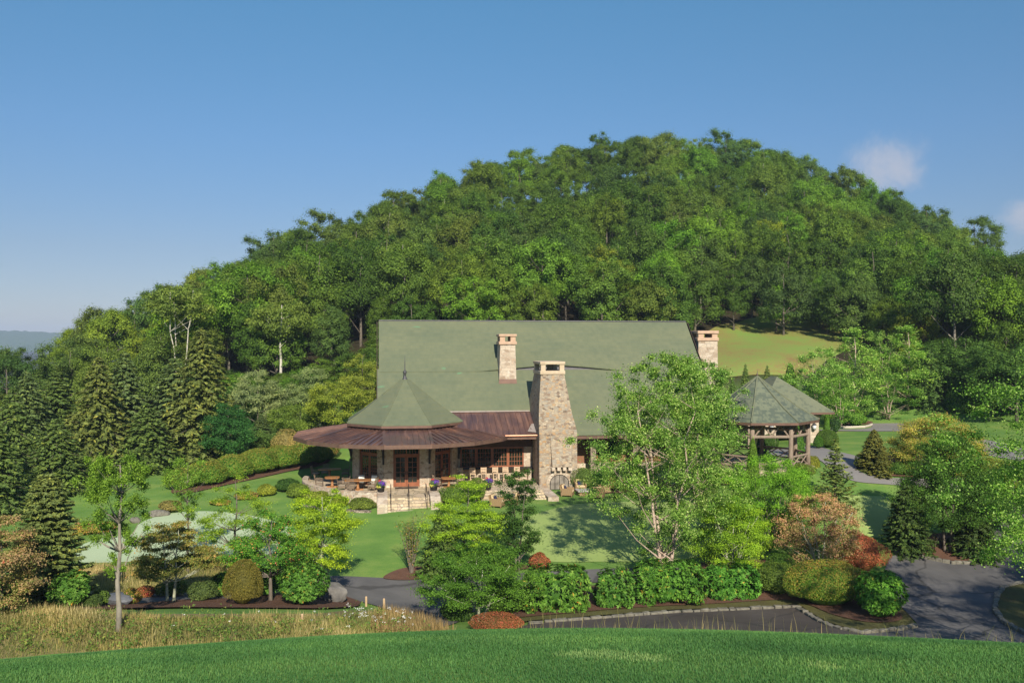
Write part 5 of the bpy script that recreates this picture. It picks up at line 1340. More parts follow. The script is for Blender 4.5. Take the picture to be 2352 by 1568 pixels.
while y < 214:
    stp = 5.75 + (y-90)*.011; x = -95 + (row % 2)*stp/2
    while x < 95:
        xx, yy = x + rs.uniform(-1.9, 1.9), y + rs.uniform(-1.9, 1.9); u = CU + F*xx/yy; x += stp
        yb, yr = np.interp(u, [p[0] for p in YB], [p[1] for p in YB]), np.interp(u, [p[0] for p in YRR], [p[1] for p in YRR])
        if not (yb < yy < yr+6) or u < -90 or u > 2440: continue
        edge = yy < yb+7; sky = yy > yr-9
        k = rs.choice((6, 7, 6, 7, 8, 8)) if edge else rs.choice((0, 1, 2, 3, 4, 5, 0, 4, 2, 8))
        s = rs.uniform(.74, 1.14)*(.9 if edge else 1)*(.74 if u < 160 else .86 if u < 420 else 1)
        lo = (yy-yb)/(yr-yb)
        tn = rs.choices(range(6), (3, 4, .8, .8, 2.2, 3) if lo < .4 else (2.6, 4.5, 1.5, .5, 1.2, 1.8))[0]
        if u < 500: tn = rs.choices(range(6), (1, 2, 3, 2, 1, .5))[0]
        nm, col = TONES[tn]; j = rs.uniform(.85, 1.15); col = (col[0]*j*rs.uniform(.9, 1.1), col[1]*j, col[2]*j*rs.uniform(.85, 1.15))
        wh = 'at the foot of' if edge else 'on the skyline of' if sky else 'halfway up'
        hw_ = 'far left end' if u < 350 else 'left flank' if u < 800 else 'above the roof\'s left half' if u < 1230 else 'above the roof\'s right half' if u < 1600 else 'above the grassy slope' if u < 1900 else 'right flank'
        plant('broadleaf_tree', f'{nm} broadleaf tree {wh} the wooded hill, {hw_}', 'tree', (xx, yy, hz(xx, yy)-.2), FP[k], (s*rs.uniform(.84, .98), s*rs.uniform(.84, .98), s), rs.uniform(0, 6.28), col, 'broadleaf trees covering the wooded hill'); nf += 1
    y += stp*.93; row += 1
print('FOREST', nf)
import sys; sys.stderr.write('FOREST %d\n' % nf)

# ------------------------------------------------------------------ single plants
def ptree(name, label, cat, base, top, hw, cbot, shape, color, mat='L', bark='bark', ncl=40, lpc=160, leaf=.11, seed=None, dens=1.4, group=None, ymin=25.0, **kw):
    """a tree by its foot (u, v) or (u, None, depth), the row of its top, its half-width and the row where its crown begins"""
    p = B(base[0], base[2]) if base[1] is None else G(base[0], base[1], ymin)
    s = p.y/F; H = (CV-top)*s - p.z; Wd = hw*s; cb = max(.02, ((CV-cbot)*s - p.z)/H)
    seed = seed if seed is not None else (hash(label) if False else sum(ord(c)*(i+1) for i, c in enumerate(label)) % 99991)
    pr = gen_tree(seed, H, Wd, cb, shape, int(ncl*dens), int(lpc*2.3), leaf*.7, M[mat], M[bark], **kw)
    return plant(name, label, cat, p, pr, 1, 0, color, group)
def pbush(name, label, cat, base, top, hw, color, mat='L', group=None, ymin=25.0, dep=.85, seed=None, **kw):
    q_ = 1.7 if kw.get('kind') != 'rosette' else 1.45
    kw['n'] = int(kw.get('n', 2500)*q_); kw['leaf'] = kw.get('leaf', .1)*(.76 if q_ > 1.5 else .84)
    p = B(base[0], base[2]) if base[1] is None else G(base[0], base[1], ymin)
    s = p.y/F; h = (CV-top)*s - p.z; r_ = hw*s
    seed = seed if seed is not None else sum(ord(c)*(i+1) for i, c in enumerate(label)) % 99991
    p = p + Vector((0, r_*dep*.75, 0)); p.z = min(p.z, hz(p.x, p.y)); h = max(.25, (CV-top)*(p.y/F) - p.z)
    return plant(name, label, cat, p, gen_bush(seed, r_, r_*dep, h, M[mat], **kw), 1, 0, color, group)
SPR = [gen_spruce(31, 10, 2.7, M['L_needle'], M['bark'], 44, 9, 60, .32, asp=.40, dr=.3, pw=.72), gen_spruce(32, 10, 3.1, M['L_needle'], M['bark'], 42, 9, 62, .34, asp=.40, dr=.45, pw=.72), gen_spruce(33, 10, 2.3, M['L_needle'], M['bark'], 48, 9, 56, .31, asp=.40, up=.12, pw=.72)]
def pspruce(label, base, top, hw, color, k=0, rz=0, name='spruce', ymin=25.0, group='spruces of the grounds', proto=None):
    p = B(base[0], base[2]) if base[1] is None else G(base[0], base[1], ymin)
    s = p.y/F; H = (CV-top)*s - p.z; pr = proto or SPR[k]; w0 = (2.7, 3.1, 2.3)[k]
    sx = hw*s/w0
    return plant(name, label, 'spruce', p, pr, (sx, sx, H/10), rz, color, group)
OL, BG, DG = (.084,.112,.034), (.070,.112,.046), (.066,.110,.033)
for i, (lab, u, Y_, top, hw, col, k) in enumerate([
    ('olive spruce at the left edge of the photo', 30, 70, 890, 75, DG, 1), ('blue-green spruce second from the left edge', 60, 78, 850, 70, BG, 0), ('dark spruce with bare leader behind the left-edge spruces', 130, 84, 835, 60, DG, 2),
    ('tall olive spruce with drooping boughs, left of the blue spruces', 225, 74, 818, 88, OL, 1), ('blue-green spruce right of the drooping olive spruce', 285, 80, 806, 75, BG, 0), ('blue-grey spruce in the middle of the left spruce stand', 400, 80, 822, 82, BG, 2),
    ('tallest olive spruce at the right end of the spruce stand', 462, 78, 752, 85, OL, 0), ('narrow spruce with long bare leader in front of the silver-leaved trees', 600, 82, 950, 32, BG, 2),
    ('low spruce in the gap under the drooping olive spruce', 335, 74, 925, 78, DG, 1), ('spruce low at the left edge behind the pinkish dogwood', -15, 60, 960, 80, DG, 0), ('dark spruce filling the gap left of the tall sapling', 130, 66, 960, 85, DG, 1)]):
    pspruce(lab, (u, None, Y_), top, hw*1.28, col, k, i*1.3, group='spruces left of the lodge')
pspruce('big dense blue-green spruce in the left foreground beside the pinkish dogwood', (108, 1394), 1085, 98, (.088,.125,.045), 2, .4, proto=gen_spruce(41, 10, 2.3, M['L_needle'], M['bark'], 52, 10, 110, .30, .02, .5, .25, .25, .34, .2))
pspruce('small blue spruce in front of the yellow-green trees left of the lodge', (738, None, 84), 905, 34, (.06,.085,.075), 0, 1, 'blue_spruce')
pspruce('young open spruce in front of the gazebo drive', (1918, 1182), 1008, 60, (.085,.125,.038), 2, 2, proto=gen_spruce(43, 10, 2.3, M['L_needle'], M['bark'], 30, 6, 30, .44, .02, .85, .1, .35, .34, .0))
pspruce('dense spruce behind the right birch group', (2135, None, 92), 800, 55, (.05,.10,.03), 1, .3, 'spruce')
# --- left foreground
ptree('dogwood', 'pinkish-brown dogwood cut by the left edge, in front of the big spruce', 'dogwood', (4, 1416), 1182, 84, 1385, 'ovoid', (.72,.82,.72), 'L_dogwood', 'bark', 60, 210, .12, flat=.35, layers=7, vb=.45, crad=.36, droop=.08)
pbush('rhododendron', 'bright green rhododendron at the foot of the big spruce', 'rhododendron', (148, 1400), 1312, 46, None, 'L_rhodo', None, kind='rosette', n=420, leaf=.20, asp=.3)
pbush('shrub', 'dark low shrub right of the left rhododendron', 'shrub', (203, 1398), 1362, 26, (.04,.07,.02), 'L', n=1500, leaf=.1)
pbush('shrub', 'small green shrub left of the tall sapling by the boulder', 'shrub', (225, 1393), 1354, 22, (.07,.12,.025), 'L', n=1300, leaf=.1)
pbush('shrub', 'little orange-tinged shrub right of the tall sapling', 'shrub', (296, 1391), 1350, 22, None, 'L_mixed', n=1300, leaf=.1)
pbush('shrub', 'pink-flowering low shrub behind the tall sapling', 'shrub', (330, 1374), 1345, 24, None, 'L_rust', n=900, leaf=.1)
pbush('shrub', 'olive shrub behind the two-stemmed olive dogwood', 'shrub', (385, 1372), 1330, 36, (.08,.115,.03), 'L', n=1800, leaf=.1)
ptree('sapling', 'tall thin sapling with straight bare trunk in the left meadow', 'sapling', (272, 1450), 1035, 84, 1318, 'vase', (.105,.185,.028), 'L', 'bark_grey', 84, 105, .11, crad=.17, flat=1.1, nlimb=44, tr=.11, inner=.25, lump=.35)
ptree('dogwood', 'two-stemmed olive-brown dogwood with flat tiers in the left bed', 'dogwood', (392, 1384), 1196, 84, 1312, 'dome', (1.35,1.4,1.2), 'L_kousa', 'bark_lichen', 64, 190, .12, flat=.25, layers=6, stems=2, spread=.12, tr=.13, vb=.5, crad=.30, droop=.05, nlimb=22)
ptree('tree', 'thin open tree behind the olive dogwood, before the dewy green', 'tree', (432, 1316), 1048, 46, 1205, 'vase', (.105,.19,.03), 'L', 'bark', 40, 80, .11, crad=.26, flat=.9, nlimb=24, tr=.09)
ptree('tree', 'open yellow-green tree on the edge of the dewy green', 'tree', (540, 1322), 1080, 88, 1295, 'ovoid', (.15,.235,.026), 'L', 'bark', 52, 130, .11, crad=.24, flat=.5, layers=7, nlimb=24, tr=.1, inner=.3)
ptree('sourwood', 'green tree flecked with red and orange leaves above the egg-shaped yew', 'tree', (622, 1382), 1165, 86, 1328, 'ovoid', None, 'L_sour', 'bark', 60, 190, .11, crad=.25, flat=.6, nlimb=22, tr=.1)
ptree('beech', 'bright yellow-green tree with pale trunk beside the boulder', 'tree', (742, 1362), 1118, 86, 1305, 'round', (.20,.29,.022), 'L', 'bark_lichen', 66, 230, .12, jit=.4, crad=.25, flat=.5, layers=9, nlimb=24, tr=.11, inner=.25)
pbush('clipped_yew', 'clipped egg-shaped brown-green yew in the left mulch bed', 'topiary', (549, 1394), 1282, 46, (.125,.115,.03), 'L', None, kind='clipped', n=9000, leaf=.055, lump=.03, shell=.93, egg=1.6, stems=False)
pbush('rhododendron', 'dark rhododendron behind the egg-shaped yew', 'rhododendron', (600, 1372), 1300, 36, (.7,.75,.7), 'L_rhodo', None, kind='rosette', n=330, leaf=.19, asp=.3)
pbush('rhododendron', 'rounded rhododendron left of the boulder', 'rhododendron', (688, 1394), 1288, 56, (.85,.9,.85), 'L_rhodo', None, kind='rosette', n=600, leaf=.19, asp=.3)
pbush('shrub', 'twiggy grey-green shrub left of the egg-shaped yew', 'shrub', (458, 1384), 1332, 34, (.065,.10,.035), 'L', n=1700, leaf=.09)
pbush('rhododendron', 'dark green shrub squeezed behind the left of the egg-shaped yew', 'rhododendron', (503, 1372), 1312, 26, (.8,.85,.75), 'L_rhodo', None, kind='rosette', n=260, leaf=.18, asp=.3)
# --- centre foreground
p = G(945, 1318)
s = p.y/F; plant('multi_stem_shrub', 'narrow many-stemmed shrub with reddish-green leaves on the mulch mound', 'shrub', p, gen_fan(71, 155*s, 38*s, M['L_kousa'], M['bark'], 18, 110, .10, .22, scat=.13), 1, 0, (1.0,1.25,.9))
ptree('maple', 'bright green layered maple in front of the bar steps', 'maple', (1075, 1312), 1082, 84, 1290, 'ovoid', (.165,.265,.022), 'L', 'bark', 74, 230, .12, crad=.26, flat=.33, layers=10, vb=.0, nlimb=22, tr=.1, inner=.2)
pspruce('dark hemlock behind the left side of the bright maple', (1010, 1325), 1172, 62, (.05,.09,.025), 1, .5, 'hemlock', proto=gen_spruce(45, 10, 3.1, M['L_needle'], M['bark'], 38, 9, 50, .50, .02, .8, .3, 0, .34, .4), group=None)
ptree('maple', 'slender dark green maple in front of the big chimney', 'maple', (1188, 1312), 1052, 62, 1270, 'ovoid', (.038,.085,.018), 'L', 'bark', 60, 170, .13, crad=.25, flat=.6, stems=3, spread=.2, nlimb=22, tr=.09, inner=.25)
ptree('hornbeam', 'wide spreading green tree in the foreground, right of the path', 'tree', (1096, 1426), 1252, 140, 1378, 'dome', (.062,.138,.020), 'L', 'bark_lichen', 120, 190, .11, crad=.19, flat=.34, layers=9, droop=-.12, nlimb=20, tr=.13, inner=.2, lump=.35, stems=4, spread=.5, upn=.5)
pbush('azalea', 'low rust-red azalea mound at the lawn crest', 'azalea', (1142, 1452), 1407, 66, None, 'L_rust', None, kind='clipped', n=5000, leaf=.06, lump=.1, stems=False, dep=.6)
pbush('shrub', 'green leafy mass right under the spreading foreground tree', 'shrub', (1170, 1418), 1335, 58, (.075,.15,.025), 'L', n=3800, leaf=.10)
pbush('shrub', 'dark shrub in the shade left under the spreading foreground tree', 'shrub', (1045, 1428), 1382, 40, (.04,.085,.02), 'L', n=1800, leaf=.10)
for lab, u, v, top, hw, c in [('yellow-flecked rhododendron at the left end of the roadside hedge', 1278, 1412, 1303, 78, (1.0,1.0,.9)), ('small rhododendron second from the left in the roadside hedge', 1412, 1402, 1308, 44, (.95,1,1)),
                              ('largest rhododendron in the middle of the roadside hedge', 1545, 1398, 1292, 80, (.95,1.05,.9)), ('glossy round rhododendron at the right of the roadside hedge', 1690, 1383, 1300, 58, (.85,1.08,.9))]:
    pbush('rhododendron', lab, 'rhododendron', (u, v), top, hw, c, 'L_rhodo', 'rhododendrons along the road', kind='rosette', n=int(1000*(hw/70)), leaf=.19, asp=.3, dep=.75, boxy=.68)
# --- river birch
pb = B(1528, 46.0)
bh = (CV-785)*pb.y/F - pb.z
birch = gen_tree(81, bh, 3.75, .06, 'birch', 290, 350, .10, M['L_birch'], M['bark_birch'], .17, .75, 4, .17, .62, 80, 0, .1, .3, .42, upn=.3, jit=.7, airy=True)
plant('river_birch', 'tall many-trunked river birch in front of the right half of the lodge', 'birch', pb, birch, (1,1,1), .6, (1,1,1))
p = B(1604, 57.0); bh = (CV-808)*p.y/F - p.z
plant('river_birch', 'second river birch behind the tall one, nearer the lodge porch', 'birch', p, gen_tree(82, bh, 3.0, .12, 'birch', 200, 290, .11, M['L_birch'], M['bark_birch'], .18, .75, 3, .16, .62, 40, 0, .15, .3, .35, upn=.3, jit=.7), 1, .6, (.9,.95,.9))
# --- right of the birch
ptree('serviceberry', 'yellow-green many-stemmed small tree behind the right rhododendron', 'tree', (1682, 1312), 1142, 94, 1290, 'dome', (.16,.27,.024), 'L', 'bark_lichen', 76, 210, .11, crad=.26, flat=.5, stems=5, spread=.55, tr=.1, nlimb=24)
ptree('tree', 'fresh green tree between the gazebo and the yellow-green small tree', 'tree', (1768, 1262), 1046, 96, 1225, 'round', (.12,.25,.026), 'L', 'bark', 90, 210, .11, crad=.26, flat=.6, tr=.1, stems=3, spread=.4)
ptree('tree', 'green tree with orange tips left of the young open spruce', 'tree', (1815, 1230), 1078, 62, 1220, 'round', (.075,.16,.024), 'L', 'bark', 50, 180, .11, crad=.28, flat=.6, tr=.08)
ptree('tree', 'light green leafy tree low between the birch and the gazebo', 'tree', (1660, 1265), 1105, 60, 1240, 'round', (.12,.18,.05), 'L', 'bark', 40, 180, .11, crad=.3, flat=.6, tr=.08)
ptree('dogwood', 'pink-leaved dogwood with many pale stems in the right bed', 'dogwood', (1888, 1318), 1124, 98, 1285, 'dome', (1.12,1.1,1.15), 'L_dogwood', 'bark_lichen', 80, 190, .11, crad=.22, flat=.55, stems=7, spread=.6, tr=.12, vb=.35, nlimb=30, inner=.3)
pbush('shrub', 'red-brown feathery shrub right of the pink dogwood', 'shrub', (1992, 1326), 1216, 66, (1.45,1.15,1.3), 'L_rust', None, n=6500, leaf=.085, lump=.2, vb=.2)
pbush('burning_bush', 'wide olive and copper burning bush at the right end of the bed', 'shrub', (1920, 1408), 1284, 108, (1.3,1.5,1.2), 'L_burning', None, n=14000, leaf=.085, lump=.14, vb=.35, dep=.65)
pbush('rhododendron', 'glossy green rhododendron right of the burning bush by the road', 'rhododendron', (2038, 1430), 1306, 56, (1.35,1.5,1.2), 'L_rhodo', None, kind='rosette', n=620, leaf=.19, asp=.3)
pbush('shrub', 'small mixed green shrub between the last rhododendron and the burning bush', 'shrub', (1792, 1378), 1282, 48, (.085,.135,.028), 'L', n=3600, leaf=.10)
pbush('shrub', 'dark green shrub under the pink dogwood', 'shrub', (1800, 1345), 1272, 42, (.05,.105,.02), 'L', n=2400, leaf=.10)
# --- island of dark trees on the right
pspruce('broad dark yew at the left of the mulched island', (2085, 1268), 1112, 62, (.035,.066,.020), 1, .2, 'yew', proto=gen_spruce(47, 10, 3.1, M['L_needle'], M['bark'], 42, 9, 60, .50, .01, .55, .2, 0, .36, .3), group=None)
pspruce('dense dark yew at the right of the mulched island', (2238, 1280), 1140, 62, (.030,.055,.018), 1, 1.2, 'yew', proto=gen_spruce(48, 10, 3.1, M['L_needle'], M['bark'], 42, 9, 60, .50, .01, .5, .2, 0, .36, .3), group=None)
ptree('hornbeam', 'dense shaded broadleaf tree between two yews on the mulched island', 'tree', (2178, 1272), 985, 98, 1215, 'ovoid', (.045,.098,.02), 'L', 'bark', 150, 240, .12, crad=.25, flat=.6, tr=.14, stems=2, spread=.15)
for lab, u in (('bare twiggy shrub left of the island tree trunk', 2142), ('bare twiggy shrub right of the island tree trunk', 2205)):
    p = G(u, 1268); plant('twiggy_shrub', lab, 'shrub', p, gen_fan(u, 1.5, .9, M['L_kousa'], M['bark'], 12, 14, .08, .4), 1, 0, (.8,.9,.8))
# --- beyond the drive
ptree('dogwood', 'golden-pink spreading dogwood behind the island trees', 'dogwood', (2150, None, 61), 948, 98, 1080, 'dome', (.95,1.08,1.0), 'L_gold', 'bark', 130, 230, .12, crad=.24, flat=.45, tr=.12, vb=.4, inner=.3)
pspruce('bronze-green conifer on the lawn left of the golden dogwood', (2008, 1083), 986, 42, (.085,.10,.03), 0, .2, 'conifer', proto=gen_spruce(51, 10, 2.7, M['L_needle'], M['bark'], 40, 9, 50, .6, .01, .7, .15, .1, .36, .2), group='small conifers beside the drive')
pspruce('smaller bronze-green conifer in front of its taller neighbour by the drive', (2026, 1096), 1028, 24, (.085,.10,.03), 0, 1.2, 'conifer', proto=gen_spruce(52, 10, 2.7, M['L_needle'], M['bark'], 36, 9, 46, .6, .01, .65, .15, .1, .36, .2), group='small conifers beside the drive')
pbush('shrub', 'yellow-green shrub left of the bronze conifers', 'shrub', (1990, 1080), 1040, 22, (.12,.15,.03), 'L', n=1200, leaf=.12)
pbush('shrub', 'low green shrub right of the bronze conifers', 'shrub', (2072, 1096), 1060, 24, (.07,.13,.025), 'L', n=1200, leaf=.12)
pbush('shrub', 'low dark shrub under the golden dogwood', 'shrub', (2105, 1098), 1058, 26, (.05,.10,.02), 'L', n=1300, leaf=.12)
pbush('shrub', 'yellow-tinted shrub mass at the right edge below the grey drive', 'shrub', (2300, None, 58), 1040, 70, (.12,.145,.025), 'L', n=4200, leaf=.13)
ptree('tree', 'dark shaded tree at the right edge behind the island', 'tree', (2330, None, 54), 1060, 80, 1240, 'round', (.04,.085,.02), 'L', 'bark', 60, 170, .14, crad=.28, tr=.1)
# clipped and columnar evergreens
def pcol(label, base, top, hw, color, name='arborvitae', seed=1, group=None, shape=None, ymin=40):
    p = B(base[0], base[2]) if base[1] is None else G(base[0], base[1], ymin)
    s = p.y/F; H = (CV-top)*s-p.z; r_ = hw*s; rng = np.random.default_rng(seed); n = 5200
    t = rng.random(n); a = rng.random(n)*2*np.pi; f = np.clip(1-t, 0, 1)**.55*np.clip(.55+t*3, 0, 1); q = f*r_*(.82+.2*rng.random(n))
    P = np.stack([q*np.cos(a), q*np.sin(a), t*H], 1); Nn = np.stack([np.cos(a), np.sin(a), .3+0*a], 1) + rng.normal(0, .5, (n, 3))
    m = 12; cv = []; cf = []
    for i in range(m):
        tt_ = i/(m-1)*.96; rr = r_*.75*(1-tt_)**.55*min(1, .55+tt_*3)
        for j in range(10): cv.append((rr*math.cos(.628*j), rr*math.sin(.628*j), tt_*H))
    for i in range(m-1):
        for j in range(10): k = (j+1) % 10; cf.append((i*10+j, i*10+k, (i+1)*10+k, (i+1)*10+j))
    me = leaves(P, Nn, .16, .45, rng, np.tile([0, 0, 1.], (n, 1)), rng.random(n), 'crown', (np.array(cv), np.array(cf))); me.materials.append(M['L'])
    mb = MB().tube([(0,0,-.3),(0,0,H*.8)], [.09,.02], 6); tk = mb.mesh('trunk'); tk.materials.append(M['bark'])
    return plant(name, label, 'evergreen', p, {'crown': me, 'trunk': tk}, 1, 0, color, group)
pcol('narrow pointed arborvitae in front of the gazebo', (1729, None, 55.2), 1008, 18, (.075,.14,.022), seed=1)
pcol('dark arborvitae seen through the gazebo, left', (1748, None, 66), 1000, 15, (.03,.065,.018), seed=2)
pcol('arborvitae seen through the gazebo, right', (1833, None, 65), 975, 17, (.05,.12,.022), seed=3)
pcol('thin lit arborvitae at the right corner of the gatehouse', (1899, None, 76), 944, 9, (.07,.15,.024), seed=4)
pcol('broad dark arborvitae by the shaded wood on the right', (2203, None, 90), 872, 40, (.045,.10,.022), seed=5)
pcol('arborvitae behind the gazebo roof', (1815, None, 88), 835, 26, (.08,.14,.03), seed=6)
pbush('boxwood_ball', 'big clipped boxwood ball on the lawn beside the gatehouse', 'topiary', (1906, 1030), 985, 26, (.06,.11,.024), 'L', None, kind='clipped', n=4200, leaf=.09, lump=.03, shell=.93, stems=False, ymin=60)
pbush('boxwood_ball', 'small clipped bush at the wall foot, left of the big boxwood ball', 'topiary', (1882, 1031), 1000, 11, (.05,.12,.02), 'L', None, kind='clipped', n=1600, leaf=.09, lump=.03, shell=.93, stems=False, ymin=60)
pbush('boxwood_ball', 'clipped dark ball seen through the gazebo', 'topiary', (1772, 1034), 996, 20, (.045,.095,.022), 'L', None, kind='clipped', n=2600, leaf=.09, lump=.03, shell=.93, stems=False, ymin=60)
pbush('shrub', 'yellow-green shrub at the foot of the gazebo beside the drive', 'shrub', (1868, 1082), 1044, 24, (.15,.17,.03), 'L', n=1700, leaf=.11, ymin=50)
pbush('shrub', 'rounded green shrub right of the gazebo posts', 'shrub', (1850, 1100), 1064, 30, (.10,.15,.03), 'L', n=1900, leaf=.11, ymin=50)
pbush('shrub', 'left of two bright shrubs at the bend of the far drive', 'shrub', (1938, None, 85), 936, 28, (.06,.15,.022), 'L', n=2600, leaf=.15)
pbush('shrub', 'right of two bright shrubs at the bend of the far drive', 'shrub', (1972, None, 84), 944, 25, (.075,.165,.025), 'L', n=2400, leaf=.15)
pbush('shrub', 'dark blue-green shrub beside the thin gatehouse arborvitae', 'shrub', (1922, None, 80), 957, 12, (.04,.085,.03), 'L', n=900, leaf=.14)
for i, (u, hw, tp) in enumerate(((2040, 34, 930), (2095, 36, 925), (2150, 34, 925), (2255, 40, 915))):
    pbush('shrub', ['dark shrub at the left end of the shaded row beyond the far drive', 'second dark shrub of the shaded row beyond the far drive', 'third dark shrub of the shaded row beyond the far drive', 'dark shrub right of the broad arborvitae beyond the drive'][i], 'shrub', (u, None, 95), tp, hw, (.035,.075,.018), 'L', n=2600, leaf=.17)
# birch group on the right
bg = gen_tree(85, 12, 3.6, .08, 'ovoid', 84, 260, .165, M['L_birch'], M['bark_birch'], .24, .75, 3, .13, .6, 30, 0, .25, .3, .25, upn=.3, jit=.6)
bg2 = gen_tree(86, 12, 3.2, .08, 'ovoid', 84, 260, .165, M['L_birch'], M['bark_birch'], .25, .75, 1, .13, .6, 24, 0, .25, .3, .25, upn=.3, jit=.6)
for lab, u, Y_, top, hw, pr, c in [('pale birch at the left of the group beyond the gatehouse', 1878, 86, 782, 70, bg, (1.15,1.2,1.15)), ('tallest pale-stemmed birch of the group beyond the gatehouse', 1962, 88, 742, 75, bg2, (1.2,1.2,1.1)), ('feathery birch behind the tallest birch of the right group', 2030, 93, 745, 60, bg, (1.25,1.2,1.2)),
                                   ('birch at the right of the group beyond the gatehouse', 2085, 92, 738, 66, bg2, (1.1,1.15,.95)), ('low birch in front of the right birch group', 1930, 84, 850, 60, bg, (1.0,1.1,.9)), ('low broad birch at the right foot of the birch group', 2040, 90, 850, 75, bg, (.6,.75,.6)),
                                   ('dark low tree at the edge of the shade right of the birch group', 2130, 95, 860, 70, bg2, (.45,.6,.45))]:
    p = B(u, Y_); s = p.y/F; H = (CV-top)*s-p.z
    w0 = 3.6 if pr is bg else 3.2
    plant('birch', lab, 'birch', p, pr, (hw*s/w0, hw*s/w0, H/12), u*.1, c, 'birches beyond the gatehouse')
for lab, u, Y_, top, hw, c in [('young bare-leadered pine left behind the gazebo roof', 1712, 88, 835, 26, (.07,.12,.035)), ('young pine behind the gazebo peak', 1762, 90, 838, 26, (.085,.13,.045)), ('small conifer just left of the gazebo roof', 1682, 84, 865, 26, (.06,.12,.03))]:
    pspruce(lab, (u, None, Y_), top, hw, c, 0, u, 'young_pine', group='young conifers behind the gazebo')
for lab, u, Y_, top, hw, k in [('darkest tree right of the broad arborvitae in the shaded wood', 2218, 93, 760, 78, 6), ('dark low-branched tree at the right edge of the shaded wood', 2275, 89, 790, 85, 7), ('dark tree against the right edge beyond the grey drive', 2335, 84, 780, 90, 6),
                             ('dark tree behind the near birch at the right edge', 2395, 86, 740, 95, 7), ('shaded tree between the birch group and the broad arborvitae', 2165, 99, 770, 75, 7)]:
    p = B(u, Y_); s = p.y/F; H = (CV-top)*s-p.z; h0 = (11.5, 12.5)[k-6]; w0 = (4.6, 4.2)[k-6]
    plant('broadleaf_tree', lab, 'tree', p, FP[k], (hw*s/w0, hw*s/w0, H/h0), u, (.050,.105,.024), 'dark trees of the shaded wood on the right')
# near tree reaching in at the right edge
pn = Vector((20.6, 31.0, hz(20.6, 31.0)))
plant('birch', 'near birch whose leafy boughs reach in at the right edge', 'birch', pn, gen_tree(87, 12.0, 4.3, .2, 'round', 200, 320, .085, M['L_birch'], M['bark'], .2, .5, 1, .07, .62, 9, 0, .3, .3, upn=.3, jit=.6), 1, 0, (.9,1,.85))
# --- left of the lodge
for lab, u, Y_, top, hw, cbv, sh, c, m in [
    ('silver-leaved tree farthest left beside the lodge', 592, 88, 848, 62, 960, 'dome', (.17,.215,.11), 'L'), ('second silver-leaved tree left of the lodge', 712, 90, 838, 50, 950, 'dome', (.15,.20,.09), 'L'),
    ('yellow-green tree touching the left gable of the lodge roof', 832, 84, 800, 62, 960, 'ovoid', (.15,.19,.035), 'L'), ('yellow-green low tree between the silver tree and the lodge', 770, 82, 872, 58, 975, 'round', (.15,.195,.03), 'L'),
    ('dense dark green round-headed tree in front of the spruce stand', 524, 76, 918, 58, 1050, 'ovoid', (.030,.095,.026), 'L'), ('leafy green tree behind the silver-leaved trees', 655, 92, 880, 60, 970, 'round', (.075,.13,.035), 'L'),
    ('green tree low beside the left end of the copper roof', 690, 84, 930, 60, 1000, 'round', (.10,.155,.03), 'L'), ('green tree filling the gap above the left hedge', 610, 82, 985, 48, 1045, 'round', (.06,.11,.03), 'L'), ('dark green tree between spruce stand and silver-leaved tree', 555, 90, 880, 45, 1000, 'round', (.055,.12,.025), 'L')]:
    ptree('small_tree', lab, 'tree', (u, None, Y_), top, hw, cbv, sh, c, m, 'bark', 70, 170, .19, crad=.26, flat=.6, tr=.1)
for lab, u, Y_, top, hw, c, m in [('beige feathery shrub above the left hedge', 652, 78, 985, 34, (.24,.20,.085), 'L'), ('pinkish shrub under the left end of the copper roof', 745, 76, 1000, 34, None, 'L_kousa')]:
    pbush('shrub', lab, 'shrub', (u, None, Y_), top, hw, c, m, n=2200, leaf=.14)
for i, (u, v, hh, hw) in enumerate(((408, 1128, 54, 42), (462, 1121, 66, 50), (524, 1107, 68, 50), (583, 1094, 68, 48), (638, 1083, 64, 44), (688, 1074, 58, 40), (728, 1067, 48, 32))):
    lab = ['first', 'second', 'third', 'fourth', 'fifth', 'sixth', 'last'][i]
    pbush('burning_bush', f'{lab} mound from the left in the orange-green hedge on the left slope', 'hedge shrub', (u, v), v-hh, hw, (.95,1.3,.95), 'L_burning', 'burning-bush hedge on the left slope', ymin=50, n=4600, leaf=.13, lump=.08, vb=.4)
